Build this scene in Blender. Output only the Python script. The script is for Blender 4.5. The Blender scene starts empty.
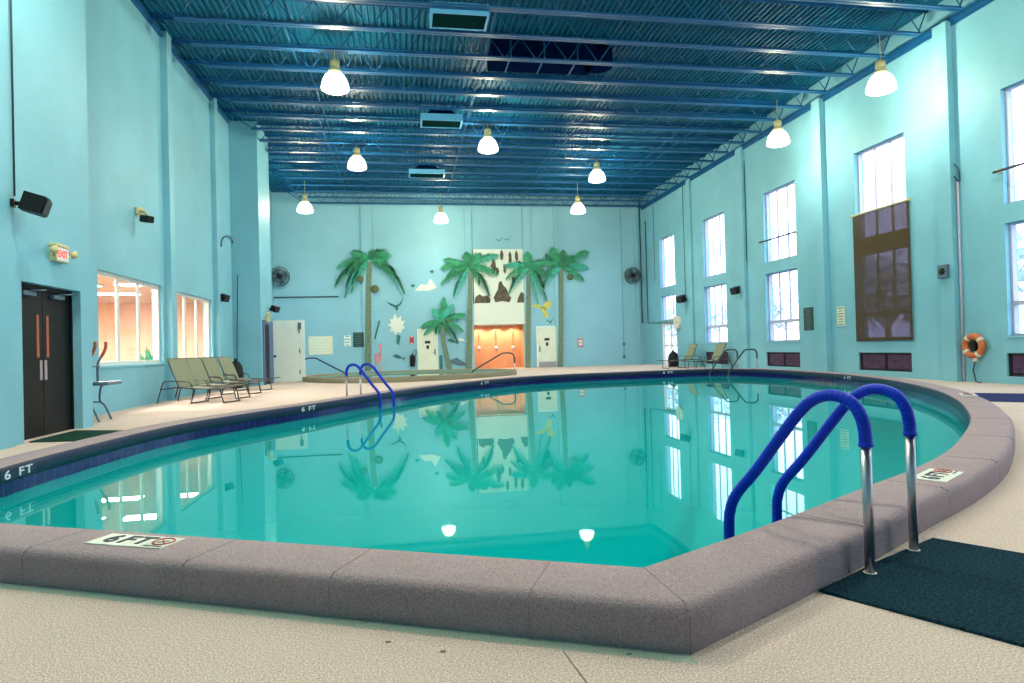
import bpy, bmesh, math, random
from mathutils import Vector, Matrix, Euler
random.seed(7)
sc = bpy.context.scene
COL = sc.collection
PI = math.pi

# ------------------------------------------------------------------ camera
F, CH = 643.4, 1.08
_y, _p, _r = math.radians(9.39), math.radians(0.568), math.radians(1.503)
FWD = Vector((math.sin(_y)*math.cos(_p), math.cos(_y)*math.cos(_p), math.sin(_p)))
_rt = Vector((math.cos(_y), -math.sin(_y), 0)); _up = _rt.cross(FWD)
RT = _rt*math.cos(_r) - _up*math.sin(_r); UP = _rt*math.sin(_r) + _up*math.cos(_r)
EYE = Vector((0, 0, CH))
cd = bpy.data.cameras.new('camera'); cam = bpy.data.objects.new('camera', cd); COL.objects.link(cam)
cd.sensor_width = 36; cd.lens = F*36/1024; cd.clip_end = 400; cd.clip_start = .02
cam.matrix_world = Matrix(((RT.x, UP.x, -FWD.x, 0), (RT.y, UP.y, -FWD.y, 0), (RT.z, UP.z, -FWD.z, CH), (0, 0, 0, 1)))
sc.camera = cam
def at(u, v, ax, val):
    """survey: where the sight line of a photo pixel meets a plane of the room"""
    d = RT*((u-512)/F) - UP*((v-341.5)/F) + FWD
    i = 'xyz'.index(ax); t = (val-EYE[i])/d[i]
    return EYE + d*t

# room dimensions (metres)
XR, XL, XD, D, HC, HD = 13.05, -5.87, -4.93, 33.8, 8.57, 9.22
YB = -7.0           # wall behind the camera
ZW = -0.09          # water level
ZC = 0.17           # coping top

# ------------------------------------------------------------------ materials
def _nt(name):
    m = bpy.data.materials.new(name); m.use_nodes = True
    nt = m.node_tree; b = nt.nodes['Principled BSDF']
    return m, nt, b
def mat(name, col, rough=.5, metal=0, var=0, vscale=3, col2=None, speck=None, sscale=120, bump=0, bscale=60, spec=.5, emit=None, estr=0):
    m, nt, b = _nt(name); N = nt.nodes.new; L = nt.links.new
    b.inputs['Roughness'].default_value = rough; b.inputs['Metallic'].default_value = metal
    b.inputs['Specular IOR Level'].default_value = spec
    b.inputs['Base Color'].default_value = (*col, 1)
    tc = N('ShaderNodeTexCoord')
    last = None
    if var or col2:
        n = N('ShaderNodeTexNoise'); n.inputs['Scale'].default_value = vscale; n.inputs['Detail'].default_value = 5
        L(tc.outputs['Object'], n.inputs['Vector'])
        r = N('ShaderNodeMix'); r.data_type = 'RGBA'
        c2 = col2 or tuple(max(0, c*(1-var)) for c in col)
        mr = N('ShaderNodeMapRange'); mr.inputs['From Min'].default_value = .35; mr.inputs['From Max'].default_value = .65
        L(n.outputs['Fac'], mr.inputs['Value']); L(mr.outputs['Result'], r.inputs['Factor'])
        r.inputs['A'].default_value = (*col, 1); r.inputs['B'].default_value = (*c2, 1)
        last = r.outputs['Result']
    if speck:
        n = N('ShaderNodeTexNoise'); n.inputs['Scale'].default_value = sscale; n.inputs['Detail'].default_value = 3; n.inputs['Roughness'].default_value = .7
        L(tc.outputs['Object'], n.inputs['Vector'])
        mr = N('ShaderNodeMapRange'); mr.inputs['From Min'].default_value = .4; mr.inputs['From Max'].default_value = .68
        L(n.outputs['Fac'], mr.inputs['Value'])
        r = N('ShaderNodeMix'); r.data_type = 'RGBA'
        L(mr.outputs['Result'], r.inputs['Factor'])
        if last: L(last, r.inputs['A'])
        else: r.inputs['A'].default_value = (*col, 1)
        r.inputs['B'].default_value = (*speck, 1); last = r.outputs['Result']
    if last: L(last, b.inputs['Base Color'])
    if bump:
        n = N('ShaderNodeTexNoise'); n.inputs['Scale'].default_value = bscale; n.inputs['Detail'].default_value = 4
        L(tc.outputs['Object'], n.inputs['Vector'])
        bp = N('ShaderNodeBump'); bp.inputs['Strength'].default_value = bump; bp.inputs['Distance'].default_value = .02
        L(n.outputs['Fac'], bp.inputs['Height']); L(bp.outputs['Normal'], b.inputs['Normal'])
    if emit:
        b.inputs['Emission Color'].default_value = (*emit, 1); b.inputs['Emission Strength'].default_value = estr
    return m
def mix_transparent(name, tint, fac_transparent, other):
    m = bpy.data.materials.new(name); m.use_nodes = True; nt = m.node_tree
    for n in list(nt.nodes): nt.nodes.remove(n)
    o = nt.nodes.new('ShaderNodeOutputMaterial'); mx = nt.nodes.new('ShaderNodeMixShader'); t = nt.nodes.new('ShaderNodeBsdfTransparent')
    t.inputs['Color'].default_value = (*tint, 1)
    s = other(nt)
    nt.links.new(t.outputs[0], mx.inputs[1]); nt.links.new(s, mx.inputs[2])
    if fac_transparent is None:
        fr = nt.nodes.new('ShaderNodeFresnel'); fr.inputs['IOR'].default_value = 1.33
        nt.links.new(fr.outputs[0], mx.inputs[0])
    else: mx.inputs[0].default_value = 1-fac_transparent
    nt.links.new(mx.outputs[0], o.inputs[0])
    return m
def _glossy(rough, col=(1, 1, 1), bump=None):
    def f(nt):
        g = nt.nodes.new('ShaderNodeBsdfGlossy'); g.inputs['Roughness'].default_value = rough; g.inputs['Color'].default_value = (*col, 1)
        if bump:
            tc = nt.nodes.new('ShaderNodeTexCoord'); n = nt.nodes.new('ShaderNodeTexNoise'); n.inputs['Scale'].default_value = bump[0]
            bp = nt.nodes.new('ShaderNodeBump'); bp.inputs['Strength'].default_value = bump[1]; bp.inputs['Distance'].default_value = .01
            nt.links.new(tc.outputs['Object'], n.inputs['Vector']); nt.links.new(n.outputs['Fac'], bp.inputs['Height']); nt.links.new(bp.outputs['Normal'], g.inputs['Normal'])
        return g.outputs[0]
    return f
def _diff(col):
    def f(nt):
        g = nt.nodes.new('ShaderNodeBsdfDiffuse'); g.inputs['Color'].default_value = (*col, 1); return g.outputs[0]
    return f
def _emis(col, s):
    def f(nt):
        g = nt.nodes.new('ShaderNodeEmission'); g.inputs['Color'].default_value = (*col, 1); g.inputs['Strength'].default_value = s; return g.outputs[0]
    return f
def brick_mat(name, c1, c2, mortar, w, h, rough, bumpstr=.2):
    m, nt, b = _nt(name); N = nt.nodes.new; L = nt.links.new
    tc = N('ShaderNodeUVMap'); br = N('ShaderNodeTexBrick')
    br.offset = 0
    for k, v in (('Scale', 1), ('Brick Width', w), ('Row Height', h), ('Mortar Size', .004)): br.inputs[k].default_value = v
    br.inputs['Color1'].default_value = (*c1, 1); br.inputs['Color2'].default_value = (*c2, 1); br.inputs['Mortar'].default_value = (*mortar, 1)
    L(tc.outputs[0], br.inputs['Vector']); L(br.outputs['Color'], b.inputs['Base Color'])
    b.inputs['Roughness'].default_value = rough
    return m

M = {}
M['wall'] = mat('turquoise stucco paint', (.225, .54, .68), .55, var=.1, vscale=.9, bump=.25, bscale=9, spec=.35)
M['wallback'] = mat('pale turquoise block paint', (.27, .55, .68), .55, var=.07, vscale=.7, bump=.12, bscale=14, spec=.3)
M['deckceil'] = mat('blue painted corrugated steel', (.003, .115, .225), .55, var=.15, vscale=2, spec=.2)
M['joist'] = mat('blue painted steel', (.004, .10, .28), .4, var=.12, vscale=4)
M['floor'] = mat('speckled beige pool deck', (.51, .385, .325), .8, var=.12, vscale=1.3, speck=(.97, .81, .71), sscale=130, bump=.5, bscale=120, spec=.2)
M['strip'] = mat('damp green deck edge', (.36, .44, .34), .7, speck=(.50, .58, .46), sscale=80, bump=.4, bscale=80, spec=.2)
M['coping'] = mat('mauve exposed aggregate', (.30, .205, .26), .75, var=.15, vscale=4, speck=(.47, .385, .345), sscale=150, bump=.4, bscale=110, spec=.25)
M['joint'] = mat('grey mortar joint', (.24, .19, .20), .9, var=.2, vscale=20)
M['tileband'] = brick_mat('navy waterline tile', (.008, .003, .10), (.012, .005, .14), (.07, .05, .18), .15, .14, .15)
M['nosing'] = mat('blue grey bullnose tile', (.022, .032, .075), .4, var=.15, vscale=6, spec=.3)
M['basin'] = mat('aqua pool plaster', (.0, .70, .70), .8, var=.06, vscale=1, spec=.1)
def water_mat():
    m = mix_transparent('pool water', (.6, .98, .98), None, _glossy(.008, (.82, .98, .98), bump=(1.1, .012)))
    nt = m.node_tree; mx = [n for n in nt.nodes if n.type == 'MIX_SHADER'][0]; tr = [n for n in nt.nodes if n.type == 'BSDF_TRANSPARENT'][0]
    df = nt.nodes.new('ShaderNodeBsdfDiffuse'); df.inputs['Color'].default_value = (.0, .52, .52, 1)
    m2 = nt.nodes.new('ShaderNodeMixShader'); m2.inputs[0].default_value = .6
    nt.links.new(tr.outputs[0], m2.inputs[1]); nt.links.new(df.outputs[0], m2.inputs[2]); nt.links.new(m2.outputs[0], mx.inputs[1])
    return m
M['water'] = water_mat()
M['glass'] = mix_transparent('window glass', (.97, .98, 1), .93, _glossy(.02))
M['frame'] = mat('lilac grey window frame', (.50, .50, .64), .45, var=.08, vscale=10)
M['white'] = mat('white painted metal', (.80, .80, .78), .45, var=.06, vscale=8)
M['cream'] = mat('cream painted door', (.74, .80, .66), .5, var=.06, vscale=3)
M['whitegreen'] = mat('white painted panel', (.78, .90, .86), .55, var=.05, vscale=3)
M['black'] = mat('black plastic', (.008, .009, .011), .5, var=.3, vscale=20, spec=.25)
M['doorblack'] = mat('black painted door', (.008, .008, .010), .5, var=.2, vscale=6, spec=.2)
M['chrome'] = mat('brushed stainless steel', (.55, .50, .54), .34, metal=1, var=.12, vscale=30)
M['bluepvc'] = mat('blue ribbed vinyl cover', (.002, .035, .58), .42, spec=.25, var=.15, vscale=12)
M['navyrail'] = mat('dark blue rail cover', (.012, .03, .16), .4, var=.15, vscale=12)
M['darkrail'] = mat('dark green painted rail', (.02, .07, .08), .4, var=.2, vscale=12)
M['rubber'] = mat('navy loop matting', (.004, .022, .04), .95, speck=(.02, .085, .12), sscale=75, bump=1, bscale=140, spec=.1)
M['greenmat'] = mat('dark green door matting', (.006, .04, .03), .95, speck=(.015, .07, .05), sscale=90, bump=.8, bscale=90, spec=.1)
M['bluemat'] = mat('blue grey matting', (.02, .03, .11), .9, speck=(.04, .05, .16), sscale=90, bump=.8, bscale=90, spec=.1)
M['sling'] = mat('olive mesh sling', (.27, .30, .20), .8, var=.15, vscale=40, bump=.2, bscale=200)
M['bronze'] = mat('dark bronze tube', (.035, .035, .03), .4, var=.2, vscale=20)
M['shade'] = mix_transparent('brown mesh roller shade', (.60, .58, .74), .28, _diff((.13, .095, .055)))
M['louver'] = mat('dark purple louvre', (.34, .19, .37), .5, var=.4, vscale=6)
M['darkframe'] = mat('black vent frame', (.01, .011, .02), .5, var=.2, vscale=10)
M['ballast'] = mat('cream lamp housing', (.65, .55, .28), .45, var=.1, vscale=10)
M['acrylic'] = mix_transparent('glowing prismatic acrylic', (1, .98, .85), .5, _emis((1, .98, .80), 8))
M['bulb'] = mat('lamp bulb', (1, 1, .9), .5, emit=(1, .97, .8), estr=20)
M['duct'] = mat('dark blue duct', (.003, .010, .05), .9, var=.2, vscale=3, spec=0)
M['diffuser'] = mat('pale blue diffuser box', (.10, .42, .75), .45, var=.1, vscale=3)
M['grille'] = mat('dark green grille', (.006, .035, .035), .9, var=.2, vscale=12, spec=0)
M['orange'] = mat('orange ring buoy foam', (.62, .16, .045), .55, var=.15, vscale=10)
M['rope'] = mat('white rope', (.75, .70, .60), .8, var=.15, vscale=40)
M['grip'] = mat('orange brown grip', (.45, .12, .05), .6, var=.2, vscale=20)
M['greysteel'] = mat('grey blue steel', (.10, .17, .24), .4, var=.15, vscale=15)
M['spa'] = mat('brown spa curb', (.20, .19, .12), .7, var=.2, vscale=5, speck=(.3, .28, .19), sscale=60, bump=.4)
M['tan'] = brick_mat('tan shower tile', (.55, .27, .15), (.62, .31, .17), (.50, .24, .13), .3, .3, .35)
M['red'] = mat('red enamel', (.55, .04, .05), .4, var=.1, vscale=12)
M['paper'] = mat('printed paper', (.78, .80, .62), .7, var=.12, vscale=9)
M['inkgreen'] = mat('dark green sign face', (.01, .06, .045), .5, var=.2, vscale=9)
M['ink'] = mat('black ink', (.015, .02, .03), .6, var=.2, vscale=20)
M['letterwhite'] = mat('white lettering', (.80, .80, .88), .5, var=.04, vscale=20)
M['tilewhite'] = mat('white glazed marker tile', (.80, .80, .70), .35, var=.08, vscale=14)
M['redink'] = mat('red ink', (.50, .06, .04), .5, var=.1, vscale=20)
M['exitred'] = mat('lit red letters', (.8, .06, .03), .5, emit=(1, .06, .03), estr=1.0)
M['beige'] = mat('beige plastic', (.66, .58, .30), .5, var=.1, vscale=12)
M['trunk'] = mat('painted palm bark', (.10, .17, .12), .8, col2=(.19, .27, .19), vscale=9)
M['frond1'] = mat('painted green frond', (.012, .21, .10), .7, col2=(.04, .36, .18), vscale=5)
M['frond2'] = mat('painted teal frond', (.012, .29, .20), .7, col2=(.06, .46, .34), vscale=5)
M['frond3'] = mat('painted deep green frond', (.006, .13, .065), .7, col2=(.02, .24, .11), vscale=5)
M['coconut'] = mat('painted coconut', (.10, .14, .05), .7, var=.3, vscale=8)
M['pink'] = mat('pink paint', (.75, .32, .38), .7, var=.2, vscale=9)
M['yellow'] = mat('yellow paint', (.68, .68, .16), .7, var=.3, vscale=9)
M['palewhite'] = mat('white paint', (.75, .82, .74), .7, var=.04, vscale=9)
M['tealpaint'] = mat('dark teal paint', (.03, .19, .21), .7, var=.3, vscale=9)
M['rockbrown'] = mat('painted brown rock', (.15, .11, .075), .8, col2=(.06, .06, .04), vscale=4)
M['gymwall'] = mat('warm gym wall paint', (.88, .68, .52), .7, var=.08, vscale=1)
M['gymfloor'] = mat('gym carpet', (.30, .16, .12), .9, var=.3, vscale=12)
M['gymceil'] = mat('gym ceiling tile', (.80, .62, .45), .8, var=.05, vscale=2)
M['panel'] = mat('fluorescent panel', (1, 1, 1), .5, emit=(1, .87, .72), estr=85)
M['spot'] = mat('shower spot lens', (1, 1, 1), .5, emit=(1, .85, .6), estr=30)
M['leaf'] = mat('pale tree leaves', (.75, .80, .80), .8, col2=(.6, .68, .68), vscale=6)
M['bark'] = mat('tree bark', (.22, .18, .15), .9, var=.3, vscale=8)
M['outground'] = mat('outside paving', (.45, .43, .45), .9, var=.2, vscale=.5)
M['redwall'] = mat('red vehicle paint', (.60, .16, .18), .35, var=.1, vscale=2)
M['blueframe'] = mat('dull blue door paint', (.09, .16, .32), .6, var=.1, vscale=5)
M['conduit'] = mat('painted conduit', (.16, .36, .40), .5, var=.1, vscale=12)
M['cable'] = mat('dark cable', (.02, .06, .08), .6, var=.1, vscale=12)

# ------------------------------------------------------------------ mesh helpers
class MB:
    def __init__(s): s.bm = bmesh.new(); s.uv = None
    def box(s, a, b, bevel=0, mtx=None, mi=0):
        a, b = Vector(a), Vector(b); c = (a+b)/2; d = b-a
        r = bmesh.ops.create_cube(s.bm, size=1)
        vs = r['verts']
        for v in vs: v.co = Vector((v.co.x*abs(d.x), v.co.y*abs(d.y), v.co.z*abs(d.z))) + c
        fs = {f for v in vs for f in v.link_faces}
        for f in fs: f.material_index = mi
        if bevel:
            es = list({e for v in vs for e in v.link_edges})
            r2 = bmesh.ops.bevel(s.bm, geom=es, offset=bevel, segments=2, affect='EDGES', profile=.6)
            vs = list({v for f in r2['faces'] for v in f.verts} | {v for v in vs if v.is_valid})
        if mtx:
            for v in vs: v.co = mtx @ v.co
        return s
    def tube(s, pts, r, seg=10, cap=True, mi=0, closed=False):
        pts = [Vector(p) for p in pts]; n = len(pts); rings = []
        prev = None
        for i, p in enumerate(pts):
            if closed: t = (pts[(i+1) % n]-pts[i-1]).normalized()
            else: t = ((pts[min(i+1, n-1)]-pts[max(i-1, 0)])).normalized()
            if prev is None:
                ref = Vector((0, 0, 1)) if abs(t.z) < .9 else Vector((1, 0, 0))
                u = t.cross(ref).normalized()
            else: u = (prev - t*prev.dot(t)).normalized()
            prev = u; w = t.cross(u)
            rr = r[i] if isinstance(r, (list, tuple)) else r
            rings.append([s.bm.verts.new(p + (u*math.cos(2*PI*k/seg) + w*math.sin(2*PI*k/seg))*rr) for k in range(seg)])
        m = n if closed else n-1
        for i in range(m):
            A, B = rings[i], rings[(i+1) % n]
            for k in range(seg):
                f = s.bm.faces.new((A[k], A[(k+1) % seg], B[(k+1) % seg], B[k])); f.smooth = True; f.material_index = mi
        if cap and not closed:
            for R in (rings[0][::-1], rings[-1]):
                f = s.bm.faces.new(R); f.material_index = mi
        return s
    def lathe(s, prof, c=(0, 0, 0), seg=24, axis='z', mi=0, smooth=True):
        c = Vector(c); rings = []
        for r, h in prof:
            ring = []
            for k in range(seg):
                a = 2*PI*k/seg; x, y = r*math.cos(a), r*math.sin(a)
                v = {'z': (x, y, h), 'y': (x, h, y), 'x': (h, x, y)}[axis]
                ring.append(s.bm.verts.new(c+Vector(v)))
            rings.append(ring)
        for A, B in zip(rings, rings[1:]):
            for k in range(seg):
                f = s.bm.faces.new((A[k], A[(k+1) % seg], B[(k+1) % seg], B[k])); f.smooth = smooth; f.material_index = mi
        return s
    def poly(s, pts, mi=0):
        f = s.bm.faces.new([s.bm.verts.new(Vector(p)) for p in pts]); f.material_index = mi; return s
    def prism(s, pts, vec, mi=0):
        """closed outline pts extruded along vec"""
        vec = Vector(vec); A = [s.bm.verts.new(Vector(p)) for p in pts]; B = [s.bm.verts.new(Vector(p)+vec) for p in pts]
        n = len(pts)
        fs = [s.bm.faces.new(A[::-1]), s.bm.faces.new(B)]
        for i in range(n): fs.append(s.bm.faces.new((A[i], A[(i+1) % n], B[(i+1) % n], B[i])))
        for f in fs: f.material_index = mi
        return s
    def ball(s, c, r, sub=2, sc_=(1, 1, 1), mi=0):
        q = bmesh.ops.create_icosphere(s.bm, subdivisions=sub, radius=r)
        for v in q['verts']: v.co = Vector((v.co.x*sc_[0], v.co.y*sc_[1], v.co.z*sc_[2])) + Vector(c)
        for f in {f for v in q['verts'] for f in v.link_faces}: f.smooth = True; f.material_index = mi
        return s
    def build(s, name, m, parent=None, recalc=True):
        if recalc: bmesh.ops.recalc_face_normals(s.bm, faces=s.bm.faces[:])
        me = bpy.data.meshes.new(name); s.bm.to_mesh(me); s.bm.free()
        for q in (m if isinstance(m, (list, tuple)) else [m]): me.materials.append(M[q])
        o = bpy.data.objects.new(name, me); COL.objects.link(o)
        if parent: o.parent = parent
        return o
def tag(o, label=None, cat=None, group=None, kind=None):
    if label: o['label'] = label
    if cat: o['category'] = cat
    if group: o['group'] = group
    if kind: o['kind'] = kind
    return o
def thing(name, label, cat, loc=(0, 0, 0), rz=0, group=None):
    o = bpy.data.objects.new(name, None); COL.objects.link(o); o.location = loc; o.rotation_euler = (0, 0, rz)
    o.empty_display_size = .1
    return tag(o, label, cat, group)
def copy_tree(o, parent=None):
    c = o.copy(); COL.objects.link(c); c.parent = parent
    for ch in o.children: copy_tree(ch, c)
    return c
def struct(name, mb, m, label=None, parent=None):
    o = mb.build(name, m, parent)
    if not parent: tag(o, label, name.split('_')[0], kind='structure')
    return o
FONT = {}
def text_mesh(name, body, size, m, parent, mtx, align='CENTER', depth=.0015):
    cu = bpy.data.curves.new(name, 'FONT'); cu.body = body; cu.size = size; cu.align_x = align; cu.align_y = 'CENTER'; cu.extrude = depth; cu.offset = size*.02
    t = bpy.data.objects.new('tmp', cu); COL.objects.link(t)
    dg = bpy.context.evaluated_depsgraph_get()
    me = bpy.data.meshes.new_from_object(t.evaluated_get(dg)); bpy.data.objects.remove(t); bpy.data.curves.remove(cu)
    me.transform(mtx); me.materials.clear(); me.materials.append(M[m]); me.name = name
    o = bpy.data.objects.new(name, me); COL.objects.link(o); o.parent = parent
    return o
def smooth_path(pts, n=8, closed=False):
    P = [Vector(p) for p in pts]; out = []
    N = len(P); last = N if closed else N-1
    for i in range(last):
        if closed: a, b, c, d = P[i-1], P[i], P[(i+1) % N], P[(i+2) % N]
        else: a, b, c, d = P[max(i-1, 0)], P[i], P[i+1], P[min(i+2, N-1)]
        for k in range(n):
            t = k/n
            out.append(.5*((2*b)+(c-a)*t+(2*a-5*b+4*c-d)*t*t+(3*b-a-3*c+d)*t**3))
    if not closed: out.append(P[-1])
    return out

def wall_cells(mb, ax, pos, thick, u0, u1, z0, z1, holes):
    """slab with rectangular openings. ax 'x': slab between x=pos and x=pos+thick, u is y; ax 'y': likewise with u=x"""
    us = sorted({u0, u1, *[h[0] for h in holes], *[h[1] for h in holes]})
    for a, b in zip(us, us[1:]):
        m = (a+b)/2
        hs = sorted([(h[2], h[3]) for h in holes if h[0] < m < h[1]])
        z = z0; segs = []
        for lo, hi in hs:
            if lo > z: segs.append((z, lo))
            z = max(z, hi)
        if z < z1: segs.append((z, z1))
        for lo, hi in segs:
            if ax == 'x': mb.box((pos, a, lo), (pos+thick, b, hi))
            else: mb.box((a, pos, lo), (b, pos+thick, hi))

# ------------------------------------------------------------------ pool outline
CTRL = [(.936, 2.538), (1.557, 2.875), (2.07, 3.165), (2.76, 3.58), (3.415, 3.96), (4.2, 4.5), (4.95, 5.12), (5.95, 6.03), (6.75, 6.87), (7.8, 8.1),
        (8.85, 9.55), (9.75, 11.1), (10.6, 12.95), (11.25, 15.2), (11.55, 17.4), (11.6, 19.0), (11.3, 20.3), (10.7, 21.05), (9.5, 21.2), (7.9, 21.0), (5.8, 20.75), (3.9, 20.0), (2.0, 18.25),
        (.32, 16.0), (-.75, 13.95), (-1.75, 12.0), (-2.55, 10.55), (-3.1, 9.2), (-3.36, 7.5), (-3.45, 6.1), (-3.3, 5.1), (-2.85, 4.42), (-2.2, 4.046), (-1.6, 3.758), (-.836, 3.391), (.936, 2.538)]
PTS = smooth_path([(x, y, 0) for x, y in CTRL], 8)[:-1]
NP = len(PTS)
NORM = []
for i in range(NP):
    t1 = (PTS[i]-PTS[i-1]).normalized(); t2 = (PTS[(i+1) % NP]-PTS[i]).normalized()
    n1 = Vector((t1.y, -t1.x, 0)); n2 = Vector((t2.y, -t2.x, 0))
    b = (n1+n2).normalized(); NORM.append(b/max(.4, b.dot(n1)))
LEN = [0]
for i in range(NP): LEN.append(LEN[-1]+(PTS[(i+1) % NP]-PTS[i]).length)
def off(o, z): return [Vector((p.x+n.x*o, p.y+n.y*o, z)) for p, n in zip(PTS, NORM)]
def sweep(mb, prof, mi=0, smooth=False, uv=False):
    rings = [[mb.bm.verts.new(q) for q in off(o, z)] for o, z in prof]
    lay = mb.bm.loops.layers.uv.verify() if uv else None
    h = 0
    for (A, B), (pa, pb) in zip(zip(rings, rings[1:]), zip(prof, prof[1:])):
        dh = math.hypot(pb[0]-pa[0], pb[1]-pa[1])
        for i in range(NP):
            j = (i+1) % NP
            f = mb.bm.faces.new((A[i], A[j], B[j], B[i])); f.material_index = mi; f.smooth = smooth
            if uv:
                for l, q in zip(f.loops, ((LEN[i], h), (LEN[i+1], h), (LEN[i+1], h+dh), (LEN[i], h+dh))): l[lay].uv = q
        h += dh
    return rings

# floor (deck) with the pool cut out
mb = MB(); bm = mb.bm
hole = [bm.verts.new((v.x, v.y, 0)) for v in off(.34, 0)]
outer = [bm.verts.new(q) for q in ((XL-.3, YB, 0), (XR+.3, YB, 0), (XR+.3, D+.3, 0), (XL-.3, D+.3, 0))]
es = [bm.edges.new((hole[i], hole[(i+1) % NP])) for i in range(NP)] + [bm.edges.new((outer[i], outer[(i+1) % 4])) for i in range(4)]
bmesh.ops.triangle_fill(bm, use_beauty=True, use_dissolve=False, edges=es)
hs = {v for v in hole}
kill = [f for f in bm.faces if all(v in hs for v in f.verts)]
# triangles wholly on the hole ring lie in the pool only if their centre is inside the outline
def inside(p, ring):
    c = False; n = len(ring)
    for i in range(n):
        a, b = ring[i], ring[i-1]
        if (a.y > p.y) != (b.y > p.y) and p.x < (b.x-a.x)*(p.y-a.y)/(b.y-a.y)+a.x: c = not c
    return c
ring = off(.34, 0)
bmesh.ops.delete(bm, geom=[f for f in kill if inside(f.calc_center_median(), ring)], context='FACES_ONLY')
for f in bm.faces:
    if f.normal.z < 0: f.normal_flip()
fl = mb.build('floor', 'floor', recalc=False); tag(fl, 'speckled beige textured deck floor around the pool', 'floor', kind='structure')
# damp green edge strip at the foot of the front coping, and deck joints
mb = MB()
i0, i1 = NP-36, NP
a_, b_ = off(.37, .002), off(.44, .002)
for i in range(NP-44, NP):
    j = (i+1) % NP
    mb.poly((a_[i], a_[j], b_[j], b_[i]))
struct('trim_1', mb, 'strip', 'green damp edge strip along the foot of the front coping')
mb = MB()
for p, q in ((at(563, 651, 'z', 0), at(592, 690, 'z', 0)),):
    d = (q-p).normalized(); n = Vector((-d.y, d.x, 0))*.0018
    mb.prism([p-n, q-n, q+n, p+n], (0, 0, .0025))
struct('trim_2', mb, 'joint', 'thin dark joints in the deck in front of the pool corner')

# ------------------------------------------------------------------ swimming pool
pool = thing('swimming_pool', 'large free-form indoor swimming pool with turquoise water and raised mauve stone coping', 'swimming pool', (0, 0, 0))
mb = MB()
sweep(mb, [(.010, .16), (.022, .17), (.335, .17), (.36, .163), (.376, .145), (.381, .12), (.38, 0)], smooth=True)
# mortar joints across the coping
def joint(i, w=.0022):
    a, b, e = off(.012, .1702)[i], off(.335, .1702)[i], off(.374, .152)[i]
    t = (PTS[(i+1) % NP]-PTS[i-1]).normalized()*w
    mb.prism([a-t, b-t, b+t, a+t], (0, 0, .0012), mi=1); mb.prism([b-t, e-t, e+t, b+t], (NORM[i].x*.004, NORM[i].y*.004, .004), mi=1)
    c = off(.382, .0)[i]; d = off(.383, .13)[i]; n = NORM[i]*.0006
    mb.prism([c-t*.7, d-t*.7, d+t*.7, c+t*.7], n, mi=1)
want = 0; s = 0
tgt = [0.0, 1.25, 2.4, 3.6, 4.9] + [6.4+1.5*k for k in range(26)] + [LEN[NP]-x for x in (.45, 1.15, 2.0, 2.9, 3.8)]
for q in tgt:
    i = min(range(NP), key=lambda k: abs(LEN[k]-q)); joint(i)
mb.build('coping', ['coping', 'joint'], pool)
mb = MB(); sweep(mb, [(.03, .02), (0, .025), (-.002, .10), (.0, .145), (.010, .161)], smooth=True); mb.build('nosing', 'nosing', pool)
mb = MB(); sweep(mb, [(.012, .025), (.012, -.255)], uv=True); mb.build('tile_band', 'tileband', pool, recalc=False)
mb = MB(); rings = sweep(mb, [(.013, -.25), (.0, -.8), (-.06, -1.05), (-.2, -1.27), (-.42, -1.45), (-.75, -1.58), (-1.2, -1.64)], smooth=True); mb.bm.faces.new(rings[-1]); mb.build('basin', 'basin', pool)
mb = MB(); bmv = [mb.bm.verts.new(q) for q in off(.01, ZW)]; mb.bm.faces.new(bmv)
for f in mb.bm.faces:
    f.normal_update()
    if f.normal.z < 0: f.normal_flip()
mb.build('water', 'water', pool, recalc=False)

# depth markers lying on / set in the coping
def frame_at(p, along, normal):
    a = along.normalized(); n = normal.normalized(); b = n.cross(a)
    return Matrix(((a.x, b.x, n.x, p.x), (a.y, b.y, n.y, p.y), (a.z, b.z, n.z, p.z), (0, 0, 0, 1)))
def marker_top(p, along, label, w=.46, h=.165):
    t = thing('depth_marker', label, 'depth marker', p)
    m = frame_at(Vector((0, 0, 0)), along, Vector((0, 0, 1)))
    b = MB(); b.box((-w/2, -h/2, 0), (w/2, h/2, .005), .001, mtx=m)
    for k in (-1, 0, 1): b.box((k*w/4-.001, -h/2, .005), (k*w/4+.001, h/2, .0052), mtx=m, mi=1)
    b.build('tile', ['tilewhite', 'joint'], t)
    for ch, dx in (('6', -.135), ('F', -.04), ('T', .05)): text_mesh('numeral' if ch == '6' else 'letter', ch, .15, 'ink', t, m @ Matrix.Translation((dx, 0, .0062)))
    s_ = MB(); c = Vector((w*.36, .008, .0062))
    s_.tube([m @ (c+Vector((.05*math.cos(a*PI/10), .05*math.sin(a*PI/10), 0))) for a in range(20)], .004, 6, closed=True)
    s_.tube([m @ (c+Vector((-.035, .035, 0))), m @ (c+Vector((.035, -.035, 0)))], .004, 6)
    s_.build('no_diving_symbol', 'redink', t)
    d_ = MB(); d_.prism([m @ (c+Vector(q)) for q in ((-.03, -.012, 0), (.015, .018, 0), (.025, .010, 0), (-.02, -.024, 0))], (0, 0, .001)); d_.ball(m @ (c+Vector((-.032, -.026, 0))), .008, 1, (1, 1, .2))
    d_.box((-.055, -.075, -.0005), (.05, -.065, .0008), mtx=m @ Matrix.Translation(c))
    d_.build('diver_figure', 'ink', t)
    return t
marker_top(Vector((-1.345, 3.465, ZC)), Vector((.905, -.425, 0)), 'white 6 FT tile with no-diving symbol on the front coping')
marker_top(Vector((3.42, 3.72, ZC)), Vector((.84, .54, 0)), 'white 6 FT tile on the coping just behind the chrome rail post', .42, .2)
marker_top(Vector((8.6, 8.72, ZC)), Vector((.62, .78, 0)), 'small white tile on the far right coping beside the blue mat', .46, .2)
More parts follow.
